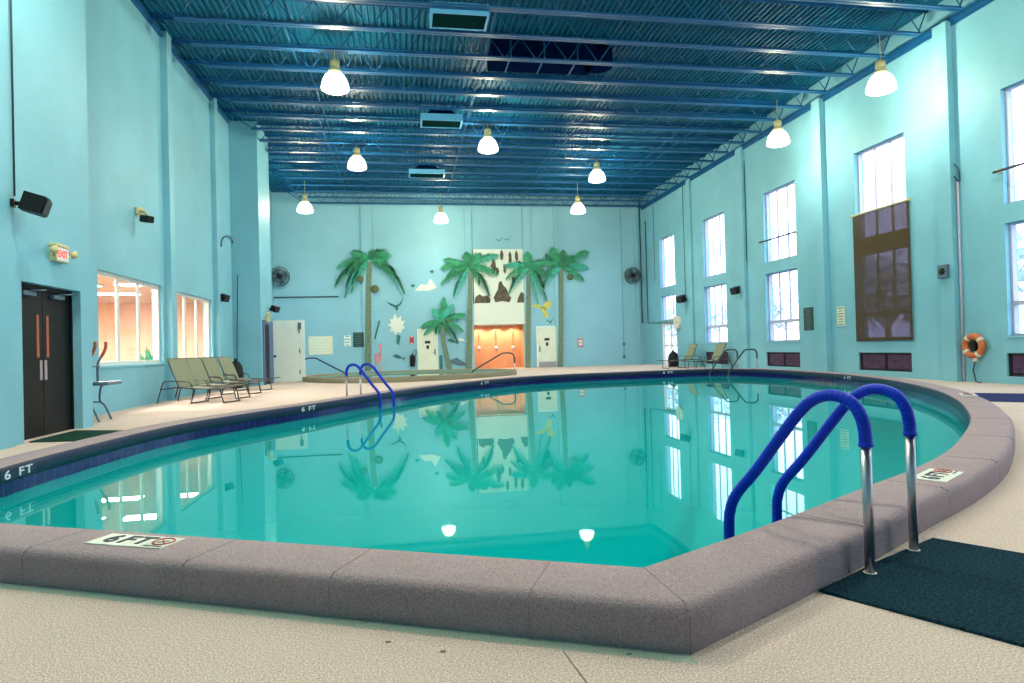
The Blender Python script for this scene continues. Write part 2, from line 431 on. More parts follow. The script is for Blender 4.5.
def marker_face(px, py, label, L_=.5):
    def dpx(k):
        v = Vector((PTS[k].x, PTS[k].y, .09))-EYE; w = v.dot(FWD)
        return math.hypot(512+F*v.dot(RT)/w-px, 341.5-F*v.dot(UP)/w-py) if w > .5 else 1e9
    i = min(range(8, NP-34), key=dpx)
    tng = (PTS[(i+1) % NP]-PTS[i-1]).normalized(); n = -NORM[i].normalized()
    p = PTS[i]+n*.006+Vector((0, 0, .085))
    t = thing('depth_marker', label, 'depth marker', p)
    m = frame_at(Vector((0, 0, 0)), tng*-1, n)
    if (m @ Vector((0, 1, 0))).z < 0: m = frame_at(Vector((0, 0, 0)), tng, n)
    b = MB(); b.box((-L_/2, -.045, -.002), (L_/2, .045, .003), mtx=m); b.build('tile', 'nosing', t)
    for ch, dx in (('6', -.095), ('F', .02), ('T', .085)): text_mesh('numeral' if ch == '6' else 'letter', ch, .105, 'letterwhite', t, m @ Matrix.Diagonal((1.7, 1, 1, 1)) @ Matrix.Translation((dx, 0, .004)))
marker_face(17, 477, 'white depth lettering on the inner coping face at far left of the photo')
marker_face(311, 405, 'white depth lettering on the inner coping face below the left loungers')
marker_face(485, 384, 'white depth lettering on the inner coping face in front of the shower alcove')
marker_face(668, 374, 'white depth lettering on the inner coping face below the glazed door')
marker_face(848, 379, 'white depth lettering on the inner coping face below the shaded window')

# ------------------------------------------------------------------ grab rails
PROF = [(0, 0), (0, .3), (0, .585), (.004, .66), (.018, .72), (.05, .775), (.1, .805), (.15, .814), (.2, .807), (.245, .787), (.29, .752), (.37, .66), (.565, .405), (.66, .295), (.705, .235), (.735, .165), (.748, .05), (.752, -.5)]
def grab_rail(name, base, n, label, cover, cover_from=2, prof=PROF, r=.0215, rc=.029, group=None, cover_to=None, metal='chrome', ribs=True):
    base = Vector(base); n = Vector((n[0], n[1], 0)).normalized()
    t = thing(name, label, 'pool rail', base, 0, group)
    P = [n*d+Vector((0, 0, z)) for d, z in prof]
    a = MB(); a.tube(P[:cover_from+1], r, 14); a.build('post', metal, t)
    c = MB(); S = smooth_path(P[cover_from:cover_to], 10)
    L_ = [0]
    for u, v in zip(S, S[1:]): L_.append(L_[-1]+(v-u).length)
    rad = [rc*(1+(.035*math.sin(x*2*PI/.016) if ribs else 0)) for x in L_]
    if ribs:
        # resample finely so the ribbing of the cover reads
        S2 = []; k = 0; x = 0
        while x < L_[-1]:
            while L_[k+1] < x: k += 1
            S2.append(S[k].lerp(S[k+1], (x-L_[k])/(L_[k+1]-L_[k]))); x += .006
        S = S2; rad = [rc*(1+.025*(1 if (i//2) % 2 else -1)) for i in range(len(S))]
        rad[0] = rad[1] = rad[2] = rc*1.12
    c.tube(S, rad, 14); c.build('rail_cover', cover, t)
    f = MB(); f.lathe([(r+.018, 0), (r+.018, .008), (r+.004, .014), (r, .014)], seg=16); f.build('base_flange', 'white' if ribs else metal, t)
    return t
NIN = (-.446, .895)
grab_rail('grab_rail', (2.067, 2.648, .0), NIN, 'nearer chrome pool grab rail with ribbed blue cover, left of the pair on the mat', 'bluepvc', group='front grab rails')
grab_rail('grab_rail', (2.498, 2.88, .0), NIN, 'farther chrome pool grab rail with ribbed blue cover, right of the pair on the mat', 'bluepvc', group='front grab rails')
def edge_near(u, v):
    q = at(u, v, 'z', ZC); i = min(range(NP), key=lambda k: (PTS[k]-Vector((q.x, q.y, 0))).length)
    return i
for u, w in ((347, 'left'), (361, 'right')):
    q = at(u, 403.5 if u == 347 else 402.3, 'z', 0)
    grab_rail('grab_rail', (q.x, q.y, 0), (.93, -.37), '%s rail of the far blue covered pair by the left loungers' % ('nearer' if w == 'left' else 'farther'), 'bluepvc', group='left side grab rails', ribs=False)
PR2 = [(0, 0), (0, .3), (0, .5), (.004, .66), (.02, .74), (.06, .79), (.13, .815), (.25, .815), (.38, .81), (.46, .78), (.55, .68), (.8, .38), (.95, .18), (1.05, .02), (1.08, -.5)]
for X, Y, w in ((11.45, 20.95, 'farther'), (11.75, 20.2, 'nearer')):
    grab_rail('grab_rail', (X, Y, 0), (-1, 0), '%s rail of the dark green pair on the far right coping beside the loungers' % w, 'darkrail', prof=PR2, group='right side grab rails', ribs=False)

# ------------------------------------------------------------------ room shell
WZ = dict(u0=3.94, u1=6.49, m0=1.06, m1=3.53, v0=.17, v1=.68, bar=1.77)
BAYS = {1: (29.66, 31.49), 2: (24.64, 26.60), 3: (19.76, 21.71), 4: (14.93, 16.85), 5: (10.2, 12.15), 6: (5.32, 7.28), 7: (.45, 2.42), 8: (-4.4, -2.45)}
holes = []
for k, (a, b) in BAYS.items():
    holes.append((a, b, WZ['u0'], WZ['u1']))
    holes.append((a, b, 2.28 if k == 1 else WZ['m0'], WZ['m1']))
    if k == 1: holes.append((a, b, 0, 2.2))
    else: holes.append((a-.02, b+.06, WZ['v0'], WZ['v1']))
mb = MB(); wall_cells(mb, 'x', XR, .3, YB, D+.3, 0, HD, holes); struct('wall_right', mb, 'wall', 'turquoise stucco right wall with tall windows')
LW = [(13.62, 17.0, .94, 2.83), (17.83, 21.06, .94, 2.80)]
mb = MB()
wall_cells(mb, 'x', XL-.25, .25, 11.2, 23.5, 0, HD, LW)
mb.box((XL-.3, 23.5, 0), (-4.95, 25.4, HD)); mb.box((XL-.9, 25.4, 0), (XL-.6, D, HD))
mb.box((XL-.9, 25.1, 0), (XL, 25.4, HD))
# door column, recess for the black double doors
dy0, dy1, dz = 9.32, 10.87, 2.125
mb.box((XL-.25, 9.05, 0), (XD, dy0, HD)); mb.box((XL-.25, dy1, 0), (XD, 11.2, HD)); mb.box((XL-.25, dy0, dz), (XD, dy1, HD)); mb.box((XL-.25, dy0, 0), (XD-.2, dy1, dz))
mb.box((XL-.25, YB, 0), (XD+.05, 9.05, HD))
struct('wall_left', mb, 'wall', 'turquoise stucco left wall with door column and interior windows')
# alcove for the showers cut into the back wall
AX0, AX1, AZ = 3.56, 6.27, 2.34
mb = MB(); wall_cells(mb, 'y', D, .3, XL-.9, XR+.3, 0, HD, [(AX0, AX1, 0, AZ)])
struct('wall_back', mb, 'wallback', 'pale turquoise back wall painted with palms')
mb = MB(); mb.box((XL-.3, YB-.3, 0), (XR+.3, YB, HD)); struct('wall_front', mb, 'wall', 'turquoise wall behind the photographer')
# corrugated roof deck
mb = MB(); prof = []; x = XL-.9; k = 0
while x < XR+.4:
    prof += [(x, HD), (x+.05, HD), (x+.075, HD+.05), (x+.125, HD+.05)]; x += .15
rows = [[mb.bm.verts.new((x, y, z)) for x, z in prof] for y in (YB-.3, D+.35)]
for i in range(len(prof)-1): mb.bm.faces.new((rows[0][i], rows[0][i+1], rows[1][i+1], rows[1][i]))
struct('ceiling', mb, 'deckceil', 'blue corrugated steel roof deck over the joists')
# pilasters and ledgers
n = 3
def trim(mb, m, label):
    global n
    o = struct('trim_%d' % n, mb, m, label); n += 1; return o
for y0, y1, p, lab in ((17.16, 17.5, .16, 'left wall pilaster between the two interior windows'), (21.3, 21.62, .14, 'left wall pilaster past the second interior window')):
    mb = MB(); mb.box((XL-.02, y0, 0), (XL+p, y1, HD)); trim(mb, 'wall', lab)
for y0, y1, p, lab in ((22.95, 23.4, .12, 'right wall pilaster between second and third bays'), (18.1, 18.5, .18, 'right wall pilaster left of the shaded window'), (13.35, 13.75, .17, 'right wall pilaster left of the ring buoy'),
                       (27.6, 27.95, .1, 'right wall pilaster between the far two bays'), (8.6, 9.0, .17, 'right wall pilaster past the nearest window'), (3.7, 4.1, .17, 'right wall pilaster beside the camera')):
    mb = MB(); mb.box((XR-p, y0, 0), (XR+.02, y1, HD-.6)); trim(mb, 'wall', lab)
for x0, x1, lab in ((-2.1, -1.58, 'back wall pilaster behind the leftmost painted palm'), (3.22, 3.56, 'back wall pilaster left of the shower alcove'), (6.3, 6.68, 'back wall pilaster right of the shower alcove'), (8.0, 8.16, 'slim back wall rib beside the right cream door'), (12.55, 12.75, 'slim back wall rib near the right corner')):
    mb = MB(); mb.box((x0, D-.1, 0), (x1, D+.02, HD)); trim(mb, 'wallback', lab)
mb = MB(); mb.box((XR-.09, YB, HC+.02), (XR+.02, D, HC+.12)); mb.box((XR-.03, YB, HC-.08), (XR, D, HC+.02)); trim(mb, 'joist', 'steel ledger angle along the top of the right wall')
mb = MB(); mb.box((XL-.02, 11.2, HD-.16), (XL+.09, 23.3, HD-.06)); trim(mb, 'joist', 'steel ledger angle along the top of the left wall')

# ------------------------------------------------------------------ right wall windows
def glaze(root, y0, y1, z0, z1, cols, fw=.05, x=XR+.16, panem='glass', mat_='frame', bar=None, barcols=2, mw=.034):
    f = MB()
    for a in ((y0, y0+fw), (y1-fw, y1)): f.box((x-.05, a[0], z0), (x+.05, a[1], z1), .006)
    for a in ((z0, z0+fw), (z1-fw, z1)): f.box((x-.05, y0+fw, a[0]), (x+.05, y1-fw, a[1]), .006)
    f.build('window_frame', mat_, root)
    zones = [(z0+fw, z1-fw, cols)] if bar is None else [(bar+.05, z1-fw, cols), (z0+fw, bar-.05, barcols)]
    if bar is not None:
        g = MB(); g.box((x-.06, y0+fw, bar-.05), (x+.06, y1-fw, bar+.05), .006); g.build('transom', mat_, root)
    for lo, hi, c in zones:
        w = (y1-y0-2*fw)/c
        for k in range(1, c):
            g = MB(); yy = y0+fw+w*k; g.box((x-.018, yy-mw, lo), (x+.018, yy+mw, hi), .004); g.build('mullion', mat_, root)
        g = MB(); g.box((x-.004, y0+fw, lo), (x+.004, y1-fw, hi)); g.build('pane', panem, root)
NAMES = {1: 'farthest bay over the glazed door', 2: 'second bay from the far corner, behind the loungers', 3: 'third bay from the far corner, beside the dark green sign', 4: 'bay with the brown shade', 5: 'bay by the ring buoy', 6: 'bay beside the camera', 7: 'bay level with the camera', 8: 'bay behind the camera'}
wn = 1
def window_root(label, loc):
    global wn
    o = bpy.data.objects.new('window_%d' % wn, None); COL.objects.link(o); wn += 1
    tag(o, label, 'window', kind='structure'); return o
for k, (a, b) in BAYS.items():
    r = window_root('tall upper daylight window in the %s' % NAMES[k], None); glaze(r, a, b, WZ['u0'], WZ['u1'], 3)
    r = window_root('lower daylight window in the %s' % NAMES[k], None)
    if k == 1: glaze(r, a, b, 2.28, WZ['m1'], 3)
    else: glaze(r, a, b, WZ['m0'], WZ['m1'], 3, bar=WZ['bar'])
    if k > 1:
        s_ = MB(); s_.box((XR-.03, a-.04, WZ['m0']-.05), (XR+.12, b+.04, WZ['m0']), .008); s_.build('window_sill', 'wall', r)
# wall vents under the windows
def wall_vent(k, a, b):
    t = thing('wall_vent', 'low purple louvre vent, %s' % NAMES[k], 'vent', (XR+.1, (a+b)/2, WZ['v0']), group='louvre vents along the right wall')
    w = (b-a)/2; h = WZ['v1']-WZ['v0']
    f = MB()
    for q in ((-w, -w+.05), (w-.05, w), (-.025, .025)): f.box((-.05, q[0], 0), (.05, q[1], h))
    for q in ((0, .045), (h-.045, h)): f.box((-.05, -w, q[0]), (.05, w, q[1]))
    f.box((.05, -w, 0), (.06, w, h)); f.build('vent_frame', 'darkframe', t)
    for lo, hi in ((-w+.05, -.025), (.025, w-.05)):
        g = MB(); z = .07
        while z < h-.06:
            g.box((-.03, lo, -.003), (.03, hi, .003), mtx=Matrix.Translation((0, 0, z)) @ Matrix.Rotation(.6, 4, 'Y')); z += .04
        g.build('louvre_panel', 'louver', t)
for k, (a, b) in BAYS.items():
    if k in (2, 3, 4, 5): wall_vent(k, a-.02, b+.06)
# glazed double door in the far bay
a, b = BAYS[1]
d = bpy.data.objects.new('door_1', None); COL.objects.link(d); tag(d, 'glazed white double door to outside in the far right corner', 'door', kind='structure')
for lo, hi in ((a+.03, (a+b)/2-.005), ((a+b)/2+.005, b-.03)):
    f = MB()
    for q in ((lo, lo+.09), (hi-.09, hi)): f.box((XR+.12, q[0], .02), (XR+.18, q[1], 2.14), .006)
    for z0, z1 in ((.02, .24), (.95, 1.05), (2.02, 2.14), (1.5, 1.54)): f.box((XR+.12, lo+.09, z0), (XR+.18, hi-.09, z1), .006)
    lf = f.build('door_leaf', 'white', d)
    g = MB(); g.box((XR+.145, lo+.09, .24), (XR+.153, hi-.09, 2.02)); g.build('pane', 'glass', lf)
f = MB(); f.box((XR+.05, a, 2.14), (XR+.25, b, 2.2)); f.box((XR+.05, a, 0), (XR+.25, a+.03, 2.14)); f.box((XR+.05, b-.03, 0), (XR+.25, b, 2.14)); f.build('door_frame', 'white', d)
# curtain rods and the brown shade
def rod(name, k, z, lab, cat='curtain rod', lo=.12, hi=.12):
    a, b = BAYS[k]
    t = thing(name, lab, cat, (XR-.12, (a+b)/2, z))
    q = MB(); q.tube([(0, -(b-a)/2-hi, 0), (0, (b-a)/2+lo, 0)], .028, 10); q.build('rod', 'bronze', t)
    for y in (-(b-a)/2-hi+.06, (b-a)/2+lo-.08):
        q = MB(); q.box((0, y-.02, -.025), (.122, y+.02, .045), .004); q.build('bracket', 'beige', t)
    return t
rod('curtain_rod', 3, at(780, 236.5, 'x', XR-.12).z, 'bare dark shade rod across the upper window by the dark green sign')
rod('curtain_rod', 5, at(1005, 169, 'x', XR-.12).z, 'bare dark shade rod across the upper window above the ring buoy')
a, b = BAYS[4]; zt = at(882, 207.5, 'x', XR-.05).z; zb = at(883, 341, 'x', XR-.05).z
t = thing('roller_shade', 'long brown mesh roller shade covering the lower part of a tall window', 'shade', (XR-.045, (a+b)/2-.03, zb))
w = (b-a)/2+.1
q = MB(); q.tube([(0, -w-.03, zt-zb), (0, w+.06, zt-zb)], .03, 10); q.build('roller', 'beige', t)
q = MB(); q.box((-.003, -w, .03), (.003, w, zt-zb-.02)); q.build('shade_fabric', 'shade', t)
q = MB(); q.box((-.012, -w, 0), (.012, w, .035), .004); q.build('bottom_bar', 'bronze', t)
q = MB()
for y in (-w-.02, w+.05): q.box((0, y-.015, zt-zb-.03), (.045, y+.015, zt-zb+.04))
q.build('bracket', 'beige', t)

# ------------------------------------------------------------------ left interior windows and the lit gym behind
for (y0, y1, z0, z1), lab in zip(LW, ('wide interior window to a warm lit gym, nearer of the two', 'wide interior window to a warm lit gym, farther of the two')):
    r = window_root(lab, None); glaze(r, y0, y1, z0, z1, 3, x=XL-.13, fw=.08, mat_='white', mw=.06)
    s_ = MB(); s_.box((XL-.1, y0-.04, z0-.05), (XL+.03, y1+.04, z0), .006); s_.build('window_sill', 'wall', r)
GX, GY0, GY1, GZ = -14.0, 11.6, 26.0, 3.1
mb = MB(); mb.box((GX-.2, GY0-.2, 0), (GX, GY1+.2, GZ)); mb.box((GX, GY0-.2, 0), (XL-.25, GY0, GZ)); mb.box((GX, GY1, 0), (XL-1, GY1+.2, GZ)); struct('wall_gym', mb, 'gymwall', 'warm orange walls of the gym seen through the interior windows')
mb = MB(); mb.box((GX-.2, GY0-.2, GZ), (XL-.25, GY1+.2, GZ+.15)); struct('ceiling_gym', mb, 'gymceil', 'gym ceiling behind the interior windows')
mb = MB(); mb.box((GX-.2, GY0-.2, -.1), (XL-.25, GY1+.2, .0)); struct('floor_gym', mb, 'gymfloor', 'dark carpet floor of the gym')
gi = 0
for gx in (-7.0, -8.7, -10.6, -12.6):
    for gy in (13.6, 16.2, 18.8, 21.4):
        gi += 1
        t = thing('ceiling_light', 'bright rectangular fluorescent ceiling panel in the gym behind the interior windows', 'ceiling light', (gx, gy, GZ-.06), group='gym ceiling panels')
        q = MB(); q.box((-.62, -.32, 0), (.62, -.29, .06)); q.box((-.62, .29, 0), (.62, .32, .06)); q.box((-.62, -.29, 0), (-.59, .29, .06)); q.box((.59, -.29, 0), (.62, .29, .06)); q.build('light_frame', 'white', t)
        q = MB(); q.box((-.59, -.29, .01), (.59, .29, .05)); q.build('diffuser', 'panel', t)
for px, lab in ((-13.0, 'leafy indoor plant dimly seen through the nearer gym window'), ):
    t = thing('potted_plant', lab, 'plant', (at(151, 356, 'x', -7.1).x, at(151, 356, 'x', -7.1).y, 0))
    q = MB(); q.lathe([(0, 0), (.2, 0), (.26, .4), (.23, .4), (.22, .36), (0, .36)], seg=18); q.build('pot', 'grip', t)
    q = MB()
    for k in range(60):
        a = random.random()*2*PI; e = random.uniform(.3, 1.4); L_ = random.uniform(.5, .95)
        dd = Vector((math.cos(a)*math.cos(e), math.sin(a)*math.cos(e), math.sin(e))); s_ = dd.cross(Vector((0, 0, 1))).normalized()*.05
        o = Vector((0, 0, .36)); mid = o+dd*L_*.6; tip = o+dd*L_+Vector((0, 0, -.12))
        q.poly((o, mid-s_, tip, mid+s_))
    q.build('foliage', 'frond3', t); t.scale = (1.25, 1.25, 1.25)
t = thing('weight_bench', 'dark low bench in the gym below the farther interior window', 'bench', (-9.3, 20.3, 0), .4)
q = MB(); q.box((-.7, -.16, .42), (.7, .16, .52), .03); q.build('seat', 'black', t)
for x in (-.5, .5):
    q = MB(); q.box((x-.03, -.22, 0), (x+.03, .22, .05)); q.box((x-.03, -.03, .05), (x+.03, .03, .42)); q.build('leg', 'greysteel', t)

# black double doors in the left column
d = bpy.data.objects.new('door_2', None); COL.objects.link(d); tag(d, 'black double doors with slim red lit vision panels in the left column', 'door', kind='structure')
xd = XD-.2
for s_, lo, hi in ((1, dy0+.03, (dy0+dy1)/2-.004), (-1, (dy0+dy1)/2+.004, dy1-.03)):
    f = MB(); f.box((xd, lo, .012), (xd+.05, hi, dz-.06), .004); lf = f.build('door_leaf', 'doorblack', d)
    ye = hi-.12 if s_ == 1 else lo+.12
    g = MB(); g.box((xd+.048, ye-.03, 1.12), (xd+.054, ye+.03, 1.72)); g.build('vision_panel', 'grip', lf)
    g = MB(); g.box((xd+.05, (hi-.09 if s_ == 1 else lo+.02), .80), (xd+.056, (hi-.02 if s_ == 1 else lo+.09), 1.08), .002); g.build('push_plate', 'chrome', lf)
    g = MB(); g.box((xd+.05, lo+.2, dz-.16), (xd+.11, lo+.5, dz-.1), .008); g.tube([(xd+.09, lo+.35, dz-.09), (xd+.2, lo+.55, dz-.07), (xd+.06, lo+.62, dz-.065)], .012, 8); g.build('door_closer', 'greysteel', lf)
f = MB(); f.box((xd, dy0, 0), (xd+.08, dy0+.03, dz)); f.box((xd, dy1-.03, 0), (xd+.08, dy1, dz)); f.box((xd, dy0+.03, dz-.06), (xd+.08, dy1-.03, dz)); f.build('door_frame', 'doorblack', d)
f = MB(); f.box((xd, dy0, 0), (XD+.02, dy1, .011)); f.build('threshold', 'floor', d)
# dark doorway in the side of the far left block
d = bpy.data.objects.new('door_3', None); COL.objects.link(d); tag(d, 'dark open doorway with blue frame in the far left block', 'door', kind='structure')
f = MB(); f.box((-4.96, 23.85, 0), (-4.93, 24.6, 2.15)); f.build('door_leaf', 'doorblack', d)  # black sheet stands for the shade inside the open doorway
f = MB()
for q in (((23.7, 23.85, 0, 2.3)), ((24.6, 25.3, 0, 2.3))): f.box((-4.97, q[0], q[2]), (-4.9, q[1], q[3]))
f.box((-4.97, 23.85, 2.15), (-4.9, 24.6, 2.3)); f.build('door_frame', 'blueframe', d)
# white door in the low partition
d = bpy.data.objects.new('door_4', None); COL.objects.link(d); tag(d, 'tall white flush door with exposed hinges beside the far left block', 'door', kind='structure')
zt = 2.27
f = MB(); f.box((-4.93, 25.4, .02), (-3.98, 25.46, zt), .006); lf = f.build('door_leaf', 'whitegreen', d)
g = MB(); g.ball((-4.86, 25.34, 1.0), .05, 2); g.tube([(-4.86, 25.34, 1.0), (-4.86, 25.4, 1.0)], .02, 8); g.build('door_handle', 'black', lf)
f = MB(); f.box((-3.98, 25.4, 0), (-3.8, 25.6, zt+.08)); f.box((-4.95, 25.4, zt), (-3.98, 25.6, zt+.08)); f.box((-4.95, 25.46, 0), (-3.98, 25.6, zt)); f.build('door_frame', 'whitegreen', d)
for z in (.3, 1.1, 1.85):
    g = MB(); g.tube([(-3.97, 25.38, z), (-3.97, 25.38, z+.16)], .022, 8); g.build('hinge', 'greysteel', d)
g = MB(); g.box((-4.02, 25.37, 2.0), (-3.9, 25.4, 2.25)); g.build('lock_box', 'greysteel', d)
g = MB(); g.box((-4.95, 25.2, 0), (-3.8, 25.46, .02)); g.build('threshold', 'floor', d)
# two cream doors in the back wall
dn = 5
for x0, x1, lab, kick in ((.66, 1.6, 'cream back wall door between fire extinguisher and the small painted palm', 0), (6.98, 8.0, 'cream back wall door with steel kick plate right of the shower alcove', 1)):
    d = bpy.data.objects.new('door_%d' % dn, None); COL.objects.link(d); tag(d, lab, 'door', kind='structure'); dn += 1
    f = MB()
    for q in ((x0-.06, x0), (x1, x1+.06)): f.box((q[0], D-.04, 0), (q[1], D+.02, 2.2))
    f.box((x0, D-.04, 2.12), (x1, D+.02, 2.2)); f.build('door_frame', 'whitegreen', d)
    f = MB(); f.box((x0+.005, D-.03, .015), (x1-.005, D+.02, 2.115), .004); lf = f.build('door_leaf', 'cream', d)
    g = MB(); g.box(((x0+x1)/2-.14, D-.036, 1.42), ((x0+x1)/2+.14, D-.03, 1.56)); g.box(((x0+x1)/2-.07, D-.036, 1.14), ((x0+x1)/2+.07, D-.03, 1.33)); g.build('sign_plate', 'ink', lf)
    hx = x0+.1 if kick else x1-.1
    g = MB(); g.box((hx-.035, D-.036, .82), (hx+.035, D-.03, 1.14)); g.tube([(hx, D-.03, .95), (hx, D-.08, .95), (hx+(.12 if kick else -.12), D-.08, .95)], .012, 8); g.build('door_handle', 'greysteel', lf)
    if kick: g = MB(); g.box((x0+.03, D-.035, .03), (x1-.03, D-.03, .3)); g.build('kick_plate', 'chrome', lf)

# ------------------------------------------------------------------ shower alcove
mb = MB(); y1 = D+1.2
mb.box((AX0, y1, 0), (AX1, y1+.1, AZ)); mb.box((AX0-.1, D+.3, 0), (AX0, y1+.1, AZ)); mb.box((AX1, D+.3, 0), (AX1+.1, y1+.1, AZ))
lay = mb.bm.loops.layers.uv.verify()
for f in mb.bm.faces:
    for l in f.loops: l[lay].uv = (l.vert.co.x+l.vert.co.y, l.vert.co.z)
struct('wall_alcove', mb, 'tan', 'tan tiled shower alcove in the back wall')
mb = MB(); mb.box((AX0-.1, D+.3, AZ), (AX1+.1, y1+.1, AZ+.1)); struct('ceiling_alcove', mb, 'whitegreen', 'white soffit of the shower alcove')
mb = MB(); mb.box((AX0-.1, D+.28, -.1), (AX1+.1, y1+.1, 0)); struct('floor_alcove', mb, 'tan', 'tiled floor of the shower alcove')
mb = MB(); mb.box((AX0, D-.02, AZ), (AX1+.04, D+.02, 3.46)); trim(mb, 'palewhite', 'white header panel between mural and shower alcove')
pos = ('left', 'middle', 'right')
for i, px in enumerate((479, 496, 513)):
    x = at(px, 347, 'y', y1).x
    t = thing('shower', '%s of three chrome wall showers in the tan alcove' % pos[i], 'shower', (x, y1, 0), group='alcove showers')
    q = MB(); q.tube([(0, -.03, .9), (0, -.03, 2.0), (0, -.1, 2.08), (0, -.18, 2.05)], .014, 8); q.build('riser_pipe', 'chrome', t)
    q = MB(); q.lathe([(0, 0), (.09, 0), (.09, -.03), (.05, -.05), (0, -.05)], (0, -.015, 1.12), 18, 'y'); q.build('valve', 'letterwhite', t)
    q = MB(); q.lathe([(.012, .06), (.05, 0), (0, 0)], (0, -.19, 1.99), 14); q.build('shower_head', 'chrome', t)
    t = thing('spotlight', '%s of three small warm downlights at the top of the shower alcove' % pos[i], 'spotlight', (x, D+.75, AZ-.001), group='alcove downlights')
    q = MB(); q.lathe([(.07, 0), (.1, 0), (.1, -.02), (.07, -.03), (.07, 0)], seg=18); q.build('bezel', 'white', t)
    q = MB(); q.lathe([(0, -.018), (.07, -.018)], seg=18); q.build('lens', 'spot', t)
    ld = bpy.data.lights.new('downlight', 'SPOT'); ld.energy = 110; ld.color = (1, .72, .45); ld.spot_size = 2.3; ld.spot_blend = .6; ld.shadow_soft_size = .05
    lo = bpy.data.objects.new('downlight', ld); COL.objects.link(lo); lo.parent = t; lo.location = (0, 0, -.05); lo.rotation_euler = (math.radians(12), 0, 0)

# ------------------------------------------------------------------ wall paintings
YM = D-.115
def P2(px, py, y=YM): return at(px, py, 'y', y)
def painted_palm(cx, cy, trunk, fronds, label, coconuts=(), wt=.2, loc=None):
    wt *= 1.45
    """trunk: pixel polyline top->bottom; fronds: (tip px, tip py, lift px, leaflet px, material)"""
    c = P2(cx, cy); base = P2(*trunk[-1])
    t = thing('palm_mural', label, 'wall painting', (base.x, YM, base.z), group='palms painted on the back wall')
    o = Vector((base.x, YM, base.z))
    q = MB(); S = smooth_path([P2(*p)-o for p in trunk], 6); k = len(S)
    wd = lambda i: wt*(.38+.16*i/k)
    for i in range(k-1):
        q.prism([S[i]+Vector((-wd(i), 0, 0)), S[i]+Vector((wd(i), 0, 0)), S[i+1]+Vector((wd(i+1), 0, 0)), S[i+1]+Vector((-wd(i+1), 0, 0))], (0, .01, 0))
    q.build('trunk', 'trunk', t)
    for j, (tx, ty, lift, lw, fm) in enumerate(fronds):
        a = c-o; b = P2(tx, ty)-o; m_ = (a+b)/2+Vector((0, 0, lift/19.0)); dy = -.012-.006*j
        q = MB(); N = 40; prev = None; kk = 0
        for s in range(N+1):
            u = s/N; p = a*(1-u)**2+m_*2*u*(1-u)+b*u*u; tg = (a*(2*u-2)+m_*(2-4*u)+b*2*u)
            tg = tg.normalized() if tg.length > 1e-6 else Vector((0, 0, -1))
            p = Vector((p.x, dy, p.z)); nn = Vector((-tg.z, 0, tg.x))
            if prev is not None: q.poly((prev[0]-prev[1]*.03, prev[0]+prev[1]*.03, p+nn*.03, p-nn*.03))
            prev = (p, nn)
            if s > 1:
                L_ = lw*1.25/19.0*(math.sin(PI*min(1, u*.86+.12))**.6)*random.uniform(.75, 1.2)
                for sg in (-1, 1):
                    dr = (nn*sg*.75+tg*.75+Vector((0, 0, -.55))).normalized()
                    wv = tg*.017; kk += 1; yo = Vector((0, -.00006*kk, 0))
                    q.poly([v+yo for v in (p-wv, p+dr*L_*.5-wv*.7+Vector((0, 0, -.01)), p+dr*L_+Vector((0, 0, -.07)), p+dr*L_*.5+wv*.7, p+wv)])
        q.build('frond', fm, t, recalc=False)
    for px, py, r in coconuts:
        q = MB(); q.lathe([(0, -.07), (r*.7, -.065), (r, -.05), (r, -.04)], P2(px, py)-o, 16, 'y'); q.build('coconut', 'coconut', t)
    return t
G1, G2, G3 = 'frond1', 'frond2', 'frond3'
painted_palm(369, 259, [(369.5, 262), (368.5, 290), (368.2, 330), (368, 371)],
    [(337, 268, 10, 8, G1), (335, 287, 15, 9, G1), (345, 297, 18, 9, G2), (352, 292, 13, 8, G2), (346, 274, 12, 8, G3), (390, 256, 9, 8, G1), (404, 293, 19, 9, G1), (397, 279, 14, 9, G3), (385, 262, 7, 7, G1), (352, 253, 5, 6, G1), (378, 252, 4, 6, G3)],
    'large painted palm with drooping fronds left of the flying teal bird', [(375, 289, .2), (360, 279, .18)], .23)
painted_palm(469, 268, [(470, 262), (470, 290), (469.5, 330), (469, 371)],
    [(441, 268, 10, 7, G1), (441, 284, 9, 7, G1), (454, 296, 8, 7, G2), (444, 259, 5, 5, G1), (498, 255, 8, 6, G2), (497, 275, 11, 8, G1), (489, 296, 13, 8, G3), (480, 254, 5, 6, G1), (466, 252, 2, 5, G3), (447, 276, 9, 6, G3)],
    'painted palm on the pilaster left of the shower alcove', (), .2)
painted_palm(442, 322, [(442.5, 322), (443.5, 340), (446.5, 355), (450, 371)],
    [(421, 327, 6, 5, G1), (424, 335, 7, 5, G1), (433, 309, 4, 4, G2), (444, 297, 1, 4, G1), (453, 304, 3, 4, G2), (465, 314, 5, 5, G1), (463, 331, 6, 5, G1), (458, 343, 6, 5, G3), (436, 333, 4, 4, G3)],
    'small painted palm with a leaning trunk beside a cream door', [(447, 321, .12)], .17)
painted_palm(529, 268, [(528.5, 258), (528.5, 290), (528.3, 330), (528, 370)],
    [(505, 266, 8, 6, G2), (506, 279, 9, 6, G1), (509, 294, 10, 7, G2), (548, 276, 8, 7, G3), (546, 300, 13, 8, G1), (538, 304, 11, 7, G2), (545, 262, 6, 6, G1), (527, 252, 2, 5, G1)],
    'painted palm on the pilaster right of the shower alcove', (), .2)
